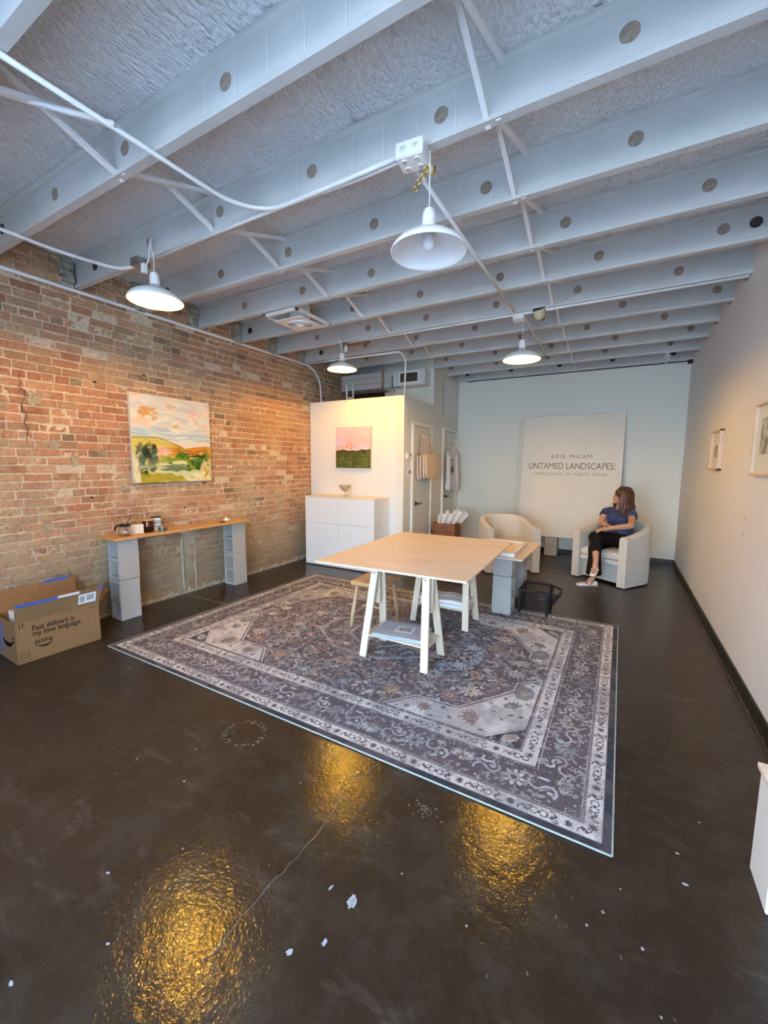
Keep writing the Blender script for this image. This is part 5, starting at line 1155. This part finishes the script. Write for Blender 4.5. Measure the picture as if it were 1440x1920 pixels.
# ------------------------------------------------------------------ armchairs
def armchair(loc, rz, label):
    t_ = thing('tub_armchair', label, 'armchair', loc, rz, 'cream ribbed tub armchairs')
    hw, dp, th = .385, .76, .105     # half width, depth, wall thickness; front at local y=0, back at y=dp
    # centre line of the U
    path = []; Rr = .30; xw = hw-th/2; yb = dp-th/2
    for t in np.linspace(0, yb-Rr, 9): path.append((-xw, t))
    for a in np.linspace(0, pi/2, 12)[1:]: path.append((-xw+Rr-Rr*math.cos(a), yb-Rr+Rr*math.sin(a)))
    for x in np.linspace(-xw+Rr, xw-Rr, 5)[1:]: path.append((x, yb))
    for a in np.linspace(pi/2, 0, 12)[1:]: path.append((xw-Rr+Rr*math.cos(a), yb-Rr+Rr*math.sin(a)))
    for t in np.linspace(yb-Rr, 0, 9)[1:]: path.append((xw, t))
    P = [Vector((x,y,0)) for x,y in path]; m = len(P); arc = [0]
    for i in range(1,m): arc.append(arc[-1]+(P[i]-P[i-1]).length)
    tot = arc[-1]; vs = []; fs = []; av = []; np_ = 0
    for i,p in enumerate(P):
        d = (P[min(i+1,m-1)]-P[max(i-1,0)]).normalized(); nn = Vector((d.y,-d.x,0))*-1   # outward is left of travel
        f = min(1,max(0,(min(arc[i],tot-arc[i])-.02)/.75)); hgt = .655+.125*(f*f*(3-2*f))
        o_ = nn*th/2
        prof_ = [(1,.012),(1,.30),(1,hgt-.045),(.86,hgt-.015),(.55,hgt),(-.55,hgt),(-.86,hgt-.015),(-1,hgt-.045),(-1,.30),(-1,.012)]
        np_ = len(prof_)
        for k,(s_,z) in enumerate(prof_): vs.append(p+o_*s_+Vector((0,0,z))); av.append(arc[i])
    for i in range(m-1):
        for k in range(np_): a = i*np_+k; b = i*np_+(k+1)%np_; fs.append((a,b,b+np_,a+np_))
    # end caps with their own rib coordinate
    for e_i in (0,m-1):
        base = len(vs); 
        for k in range(np_): vs.append(vs[e_i*np_+k] + Vector((0,-.004,0))); av.append((vs[e_i*np_+k].x+2))
        fs.append(tuple(range(base,base+np_)))
        for k in range(np_): fs.append((e_i*np_+k, e_i*np_+(k+1)%np_, base+(k+1)%np_, base+k))
    mb = MB(); mb.add(vs,fs); me = bpy.data.meshes.new('tub'); me.from_pydata([tuple(v) for v in mb.v],[],mb.f)
    at = me.attributes.new('arc','FLOAT','POINT'); at.data.foreach_set('value', [float(a) for a in av])
    bm = bmesh.new(); bm.from_mesh(me); bmesh.ops.recalc_face_normals(bm, faces=bm.faces); bm.to_mesh(me); bm.free()
    sh = link('tub_shell', me, M['rib'], t_, bevel=.010, seg=3)
    def ribbox(nm, x0,x1,y0,y1,z0,z1,bev,puff=0):
        n_ = 20; mb = MB(); X = np.linspace(x0,x1,n_); Y = np.linspace(y0,y1,12); vs=[]; 
        for jz,z in ((0,z0),(1,z1)):
            for y in Y:
                for x in X:
                    pz = puff*(1-((x-(x0+x1)/2)/((x1-x0)/2))**4)*(1-((y-(y0+y1)/2)/((y1-y0)/2))**4) if jz else 0
                    vs.append((x,y,z+pz))
        N_ = n_*12; fs = []
        for j in range(11):
            for i in range(n_-1): a=j*n_+i; fs.append((a,a+n_,a+n_+1,a+1)); fs.append((N_+a,N_+a+1,N_+a+n_+1,N_+a+n_))
        bd = list(range(n_))+[j*n_+n_-1 for j in range(1,12)]+[11*n_+k for k in range(n_-2,-1,-1)]+[j*n_ for j in range(10,0,-1)]
        fs += [(bd[k],bd[(k+1)%len(bd)],N_+bd[(k+1)%len(bd)],N_+bd[k]) for k in range(len(bd))]
        me = bpy.data.meshes.new(nm); me.from_pydata(vs,[],fs); at = me.attributes.new('arc','FLOAT','POINT'); at.data.foreach_set('value',[v[0]+1 for v in vs])
        return link(nm, me, M['rib'], t_, bevel=bev, seg=4)
    iw = hw-th-.002
    ribbox('seat_cushion', -iw,iw,.012,.60,.335,.425,.035,.03); ribbox('seat_deck', -iw,iw,.02,.64,.265,.333,.02)
    MB().box(-iw,iw,.10,.62,.03,.264).build('apron', plain('chair_apron', (.50,.48,.44,1), .95, var=.04), t_)
    MB().box(-hw+.03,-hw+.09,.02,.5,0,.014).box(hw-.09,hw-.03,.02,.5,0,.014).box(-.2,.2,dp-.09,dp-.03,0,.014).build('glides', M['black_trim'], t_, merge=False)
    return t_
armchair((-.178,6.045,0), math.atan2(5.84-6.205,.105+.46)-.0, 'cream ribbed tub armchair with the seated woman in it')
armchair((-1.235,5.915,0), math.atan2(6.13-5.70,.907-.0+.0) if False else .555, 'empty cream ribbed tub armchair behind the low plank')

# ------------------------------------------------------------------ seated woman
def V3(*a): return Vector(a)
pr_ = thing('person', 'seated woman with long auburn hair, blue blouse and dark trousers, legs crossed, looking left', 'person', (.05,6.36,0))
FD = V3(-.955,-.27,.10).normalized()          # where the face looks
HS = FD.cross(V3(0,0,1)).normalized(); HU = HS.cross(FD).normalized()   # head side (her right is -?), head up
HC = V3(.045,6.375,1.135)
MH = Matrix(((FD.x,HS.x,HU.x),(FD.y,HS.y,HU.y),(FD.z,HS.z,HU.z))).to_4x4()
def hp(f,s_,u): return HC + FD*f + HS*s_ + HU*u
shL, elL, wrL = V3(.185,6.285,.905), V3(.175,6.055,.785), V3(-.095,5.955,.740)
shR, elR, wrR = V3(-.125,6.435,.905), V3(-.185,6.285,.745), V3(-.115,6.085,.785)
hipL, knL, anL = V3(.115,6.30,.535), V3(-.215,5.975,.625), V3(-.185,5.715,.355)
hipR, knR, anR = V3(-.01,6.40,.530), V3(-.215,6.055,.475), V3(-.205,5.835,.105)
body = MB()
def limb(mb, pts, rs, n=14, flat=None): mb.tube(pts, rs, n, flat=flat)
def spline(pts, rs, k=6):
    P = [Vector(p) for p in pts]; out = []; ro = []
    for i in range(len(P)-1):
        p0 = P[max(i-1,0)]; p1 = P[i]; p2 = P[i+1]; p3 = P[min(i+2,len(P)-1)]
        for j in range(k):
            t = j/k; out.append(.5*((2*p1)+(p2-p0)*t+(2*p0-5*p1+4*p2-p3)*t*t+(3*p1-p0-3*p2+p3)*t**3)); ro.append(rs[i]*(1-t)+rs[i+1]*t)
    out.append(P[-1]); ro.append(rs[-1]); return out, ro
# torso
tor = [((.055,6.365,.50),.10),((.06,6.385,.62),.098),((.055,6.39,.74),.095),((.045,6.375,.84),.105),((.04,6.37,.90),.10),((.04,6.375,.95),.06)]
sd = (shL-shR).normalized()
p_, r_2 = spline([t[0] for t in tor],[t[1] for t in tor]); body.tube(p_, r_2, 18, flat=((sd.x,sd.y,0),1.32))
limb(body, [shR+V3(.02,0,-.01),V3(.035,6.372,.93),shL+V3(-.02,0,-.01)], [.046,.062,.046])
limb(body, [V3(.04,6.375,.91),V3(.045,6.372,.99),HC+V3(.005,.005,-.06)], [.058,.050,.048])
# head: skull, face, jaw, nose, brow, lips, chin, ears
body.ball(HC+HU*.022-FD*.012, (.094,.074,.092), 20, 14, MH); body.ball(hp(.030,0,-.035), (.058,.056,.070), 18, 12, MH)
body.ball(hp(.052,0,-.082), (.028,.030,.024), 14, 10, MH); limb(body, [hp(.078,0,.010),hp(.089,0,-.010),hp(.0955,0,-.023),hp(.084,0,-.031)], [.007,.0080,.0095,.008], 10)
body.ball(hp(.068,0,.032), (.016,.042,.012), 12, 8, MH); body.ball(hp(.082,0,-.056), (.012,.022,.010), 12, 8, MH)
for s_ in (-1,1):
    body.ball(hp(-.010,s_*.076,-.012), (.018,.008,.028), 10, 8, MH); body.ball(hp(.058,s_*.038,-.030), (.026,.022,.026), 12, 8, MH)
# arms
for sh,el,wr,sgn in ((shL,elL,wrL,1),(shR,elR,wrR,-1)):
    p_,rr = spline([sh,sh.lerp(el,.35),el],[.047,.044,.036]); body.tube(p_,rr,14)
    p_,rr = spline([el,el.lerp(wr,.3),wr],[.036,.038,.024]); body.tube(p_,rr,14)
    body.ball(el, .035, 12, 9)
def hand(mb, wrist, d, up, side, curl=.5, spread=.05, L=.170):
    """palm plus five bent fingers; d forward, up back of the hand, side towards the thumb"""
    d = d.normalized(); side = (side-d*side.dot(d)).normalized(); up = side.cross(d) if side.cross(d).dot(up) > 0 else d.cross(side); up.normalize()
    k = L/.18
    Mx = Matrix(((d.x,side.x,up.x),(d.y,side.y,up.y),(d.z,side.z,up.z))).to_4x4()
    mb.ball(wrist+d*.045*k, (.052*k,.040*k,.015*k), 16, 10, Mx); mb.tube([wrist-d*.02,wrist+d*.03*k],[.024,.022],12,flat=((up.x,up.y,up.z),.72))
    for i,(off,ln) in enumerate(((.030,.068),(.010,.076),(-.010,.072),(-.029,.056))):
        b = wrist+d*.082*k+side*off*k; dd = (d+side*(off*spread*30)).normalized(); P = [b-dd*.02*k, b]; a = 0; p = b
        for seg in (.46,.31,.23):
            a += curl*(.55 if seg == .46 else .75); q_ = dd*math.cos(a)-up*math.sin(a); p = p+q_*ln*seg*k; P.append(p)
        mb.tube(P, [.0095*k,.0092*k,.0085*k,.0078*k,.0062*k], 9)
        mb.ball(P[-1], .0062*k, 8, 6)
    b = wrist+d*.022*k+side*.028*k; P = [b, b+(d*.6+side*.9-up*.2).normalized()*.034*k, b+(d*.6+side*.9-up*.2).normalized()*.034*k+(d*.95+side*.35-up*.4).normalized()*.030*k]
    P.append(P[-1]+(d*.95+side*.1-up*.4).normalized()*.022*k); mb.tube(P, [.013*k,.0115*k,.010*k,.0078*k], 9); mb.ball(P[-1], .0076*k, 8, 6)
hand(body, wrL, V3(-.85,-.15,-.22), V3(-.1,-.3,1), V3(-.3,.9,.2), .55)
hand(body, wrR, V3(.62,-.62,-.22), V3(.1,-.5,.9), V3(.6,.6,.1) if False else V3(-.7,-.7,.1), .45)
# legs (inside the trousers) and feet
for hip,kn,an in ((hipL,knL,anL),(hipR,knR,anR)):
    p_,rr = spline([hip,hip.lerp(kn,.5),kn],[.088,.074,.055]); body.tube(p_,rr,14)
    p_,rr = spline([kn,kn.lerp(an,.3),kn.lerp(an,.75),an],[.052,.053,.038,.032]); body.tube(p_,rr,14)
def foot(mb, an, toe, heel):
    mb.tube([an,an.lerp((toe+heel)/2,.5),heel.lerp(toe,.35)],[.032,.034,.032],12)
    P = [heel,heel.lerp(toe,.3),heel.lerp(toe,.65),toe]; mb.tube(P,[.026,.032,.033,.022],12,flat=((0,0,1),.75))
heL, toL = V3(-.178,5.735,.268), V3(-.205,5.545,.222)
heR, toR = V3(-.172,5.835,.036), V3(-.375,5.752,.030)
foot(body, anL, toL, heL); foot(body, anR, toR, heR)
skin = NT('skin'); skin.set(**{'Base Color': skin.ramp(skin.noise(20,3), [(.3,(.44,.23,.15,1)),(.7,(.52,.29,.20,1))]), 'Roughness': .5, 'Subsurface Weight': .06, 'Subsurface Radius': (.02,.008,.004)})
def wobj(name, me, mat): 
    o = link(name, me, mat, None); o.data.transform(Matrix.Translation(-Vector(pr_.location))); o.parent = pr_; return o
wobj('body', remeshed(body, .0042, 3), skin.m)
# face details
def det(name, mb, mat): o = mb.build(name, mat, None, smooth=True); in_parent(o, pr_); return o
for s_ in (-1,1):
    det('eye', MB().ball(hp(.0755,s_*.030,.002), (.0075,.0075,.0045), 12, 8, MH), plain('eye_white%d'%s_, (.42,.38,.35,1), .3)); det('iris', MB().ball(hp(.0805,s_*.030,.002), .0034, 10, 6), plain('iris%d'%s_, (.03,.015,.01,1), .3))
    det('eyebrow', MB().tube([hp(.082,s_*.014,.024),hp(.079,s_*.028,.028),hp(.068,s_*.044,.023)], [.0025,.003,.0015], 6), plain('brow%d'%s_, (.08,.03,.015,1), .8))
det('lips', MB().tube([hp(.080,-.020,-.056),hp(.094,0,-.0535),hp(.080,.020,-.056)], [.002,.0048,.002], 8).tube([hp(.080,-.018,-.059),hp(.091,0,-.0625),hp(.080,.018,-.059)], [.002,.0052,.002], 8), plain('lips', (.42,.14,.12,1), .4))
# hair
hair = MB(); q = random.Random(5)
hair.ball(HC+HU*.030-FD*.020, (.104,.092,.098), 20, 14, MH)
for i in range(64):
    ph = math.radians(72+(290-72)*i/63); c_,s__ = math.cos(ph),math.sin(ph)
    rad = lambda r,u: HC - FD*.014 + FD*(c_*r*1.14)+HS*(s__*r*1.06)+HU*u
    ln = .315+q.uniform(-.04,.03); fr = max(0,c_)
    P = [rad(.012,.124),rad(.064,.114),rad(.100,.060),rad(.112,-.01),rad(.116,-.07)]
    base = rad(.122,-.07); wav = .014*math.sin(i*1.3)
    # strands hang straight down; front ones fall on the chest
    P += [base+V3(0,0,-.06)+FD*(wav+.004*fr)+HS*wav, base+V3(0,0,-.12)-FD*wav*.8+HS*s__*.010, base+V3(0,0,-(ln-.07))+FD*(.02*fr)+HS*wav]
    p_,rr = spline(P,[.012,.016,.017,.018,.019,.019,.016,.006],4); hair.tube(p_,rr,8)
ht = NT('auburn_hair'); hv = ht.mapping((34,34,2.5)); hn = ht.noise(1.6,4,.6,hv)
ht.set(**{'Base Color': ht.ramp(hn, [(.36,(.016,.004,.002,1)),(.56,(.065,.017,.006,1)),(.74,(.21,.062,.020,1))]), 'Roughness': .42, 'Specular IOR Level': .6}); ht.bump(hn,.7,.01)
wobj('hair', remeshed(hair, .0055, 2), ht.m)
# blouse with cap sleeves
bl = MB()
tb_ = [((.055,6.365,.535),.120),((.06,6.375,.60),.120),((.06,6.385,.68),.116),((.055,6.385,.78),.118),((.043,6.37,.865),.118),((.04,6.368,.915),.098),((.042,6.372,.945),.066)]
p_, rr = spline([t[0] for t in tb_],[t[1] for t in tb_]); bl.tube(p_, rr, 22, flat=((sd.x,sd.y,0),1.36))
for s_ in (-1,1): bl.ball(V3(.015,6.315,.83)+sd*s_*.055, (.085,.085,.080), 14, 10)
for sh,el in ((shL,elL),(shR,elR)):
    cen = V3(.04,6.372,.925); bl.tube([cen, cen.lerp(sh,.7)+V3(0,0,.012), sh+V3(0,0,.006), sh.lerp(el,.30)], [.060,.062,.062,.066], 16)
bt = NT('blue_blouse'); bn_ = bt.noise(9,4,.6); bt.set(**{'Base Color': bt.ramp(bn_, [(.3,(.004,.017,.080,1)),(.7,(.009,.034,.15,1))]), 'Roughness': .65, 'Sheen Weight': .2}); bt.bump(bt.noise(16,4,.5,bt.mapping((1,1,.4))),.6,.02)
wobj('blouse', remeshed(bl, .007, 12, .7), bt.m)
# trousers: wide legs
tr = MB()
p_, rr = spline([(.055,6.37,.47),(.055,6.37,.56),(.058,6.38,.63)],[.115,.120,.112]); tr.tube(p_,rr,20,flat=((sd.x,sd.y,0),1.35))
hemL = knL.lerp(anL,.66); p_,rr = spline([hipL,hipL.lerp(knL,.5),knL+V3(.0,.0,.0),knL.lerp(anL,.25),hemL],[.105,.090,.073,.074,.066]); tr.tube(p_,rr,18)
tr.ball(knL+V3(0,0,-.002), .074, 16, 10)
hemR = V3(-.205,5.850,.155); p_,rr = spline([hipR,hipR.lerp(knR,.5),knR,knR.lerp(hemR,.35),knR.lerp(hemR,.75),hemR],[.105,.088,.074,.076,.086,.095]); tr.tube(p_,rr,18)
tt = NT('dark_trousers'); tt.set(**{'Base Color': tt.ramp(tt.noise(14,3), [(.3,(.004,.004,.005,1)),(.7,(.008,.008,.009,1))]), 'Roughness': .85, 'Specular IOR Level': .2}); tt.bump(tt.noise(11,3,.5),.5,.02)
wobj('trousers', remeshed(tr, .007, 3), tt.m)
# shoes
def shoe(heel, toe, up, label):
    d = (toe-heel).normalized(); up = (up-d*up.dot(d)).normalized(); sdv = d.cross(up).normalized(); Ls = (toe-heel).length+.055
    Mx = Matrix(((d.x,sdv.x,up.x,0),(d.y,sdv.y,up.y,0),(d.z,sdv.z,up.z,0),(0,0,0,1))); Mx.translation = heel-d*.028
    out = [(0,.0),(.0,.022),(.012,.032),(.07,.030),(.14,.040),(.19,.040),(.228,.028),(.243,0)]; k = Ls/.245
    pts = [(a*k,b) for a,b in out]+[(a*k,-b) for a,b in reversed(out[1:-1])]
    sole = MB().prism(pts, -.034, -.018, Mx).mesh('shoe_sole'); so = bpy.data.objects.new('shoe_sole', sole); COL.objects.link(so); sole.materials.append(plain('gum_sole', (.42,.30,.18,1), .6)); b_ = so.modifiers.new('b','BEVEL'); b_.width = .004
    sole.transform(Matrix.Translation(-Vector(pr_.location))); so.parent = pr_
    up_ = MB(); n = 14; rings = []
    for a,w_,h_ in ((.004,.016,.030),(.018,.029,.050),(.05,.031,.046),(.09,.032,.030),(.13,.037,.026),(.165,.040,.034),(.20,.037,.030),(.228,.026,.020),(.240,.012,.008)):
        ring = []
        for t_ in range(n+1):
            th_ = pi*t_/n; ring.append(Mx @ V3(a*k, w_*math.cos(th_), -.019+h_*max(0,math.sin(th_))**.7))
        rings.append(ring)
    vs = [p for r_ in rings for p in r_]; m = n+1; fs = [(i*m+j,i*m+j+1,(i+1)*m+j+1,(i+1)*m+j) for i in range(len(rings)-1) for j in range(n)]
    fs = [f for f in fs if not (2 <= f[0]//m <= 3 and 4 <= f[0]%m <= 9)]
    up_.add(vs,fs); o = up_.build('shoe_upper', M['plastic_white'], None, smooth=True); sol = o.modifiers.new('s','SOLIDIFY'); sol.thickness = .004; in_parent(o, pr_)
    st_ = MB().tube([Mx@V3(.115*k,.036,-.012),Mx@V3(.105*k,.030,.016),Mx@V3(.100*k,0,.030),Mx@V3(.105*k,-.030,.016),Mx@V3(.115*k,-.036,-.012)], .010, 8, flat=(tuple(up),.35)); o = st_.build('shoe_strap', M['plastic_white'], None, smooth=True); in_parent(o, pr_)
    for i in range(3):
        a = (.088+i*.020)*k
        for s_ in (-1,1):
            mb = MB().beam(Mx@V3(a-.012,s_*.0385,-.016), Mx@V3(a+.006,s_*.0335,.010), .005, .004); in_parent(mb.build('shoe_stripe', M['slot_black'], None), pr_)
shoe(heR, toR, V3(0,0,1), 'r'); shoe(heL, toL, V3(0,-.3,1), 'l')
SKY, BULBS, EXPO = 12.0, 1200.0, 0.56

# ------------------------------------------------------------------ outside, light, camera
struct(MB().box(-14,12,-16,YF-.15,-.14,-.06).build('ground', plain('pavement', (.42,.42,.42,1), .9, var=.1, vs=2)))
w = bpy.data.worlds.new('sky'); scene.world = w; w.use_nodes = True; nt = w.node_tree; bg = nt.nodes['Background']
tc = nt.nodes.new('ShaderNodeTexCoord'); sp2 = nt.nodes.new('ShaderNodeSeparateXYZ'); nt.links.new(tc.outputs['Generated'], sp2.inputs[0])
rp = nt.nodes.new('ShaderNodeValToRGB'); nt.links.new(sp2.outputs[2], rp.inputs[0]); e = rp.color_ramp.elements
e[0].position = .0; e[0].color = (.70,.85,1.0,1); e[1].position = .6; e[1].color = (.40,.64,1.0,1)
nt.links.new(rp.outputs[0], bg.inputs[0]); bg.inputs[1].default_value = SKY
pl = bpy.data.lights.new('window_portal','AREA'); pl.shape = 'RECTANGLE'; pl.size = WX1-WX0; pl.size_y = WZ1-WZ0; pl.cycles.is_portal = True
po = bpy.data.objects.new('window_portal', pl); COL.objects.link(po); po.location = ((WX0+WX1)/2, YF-.16, (WZ0+WZ1)/2); po.rotation_euler = (pi/2,0,0)
BULB.default_value = BULBS

f_, pit, yaw, roll = 772.647, .1159, .5161, .0071
c,s = math.cos(yaw), math.sin(yaw); fw = Vector((-s,c,0)); rt = Vector((c,s,0)); up = Vector((0,0,1))
f2 = fw*math.cos(pit)-up*math.sin(pit); u2 = up*math.cos(pit)+fw*math.sin(pit)
r3 = rt*math.cos(roll)+u2*math.sin(roll); u3 = u2*math.cos(roll)-rt*math.sin(roll)
cam = bpy.data.cameras.new('camera'); co_ = bpy.data.objects.new('camera', cam); COL.objects.link(co_)
co_.matrix_world = Matrix(((r3.x,u3.x,-f2.x,0),(r3.y,u3.y,-f2.y,0),(r3.z,u3.z,-f2.z,H),(0,0,0,1)))
cam.sensor_fit = 'HORIZONTAL'; cam.sensor_width = 36; cam.lens = f_/1440*36; cam.clip_start = .02; cam.clip_end = 100
scene.camera = co_
vs_ = scene.view_settings; vs_.view_transform = 'Standard'; vs_.look = 'None'; vs_.gamma = 1; vs_.use_curve_mapping = False; vs_.exposure = EXPO
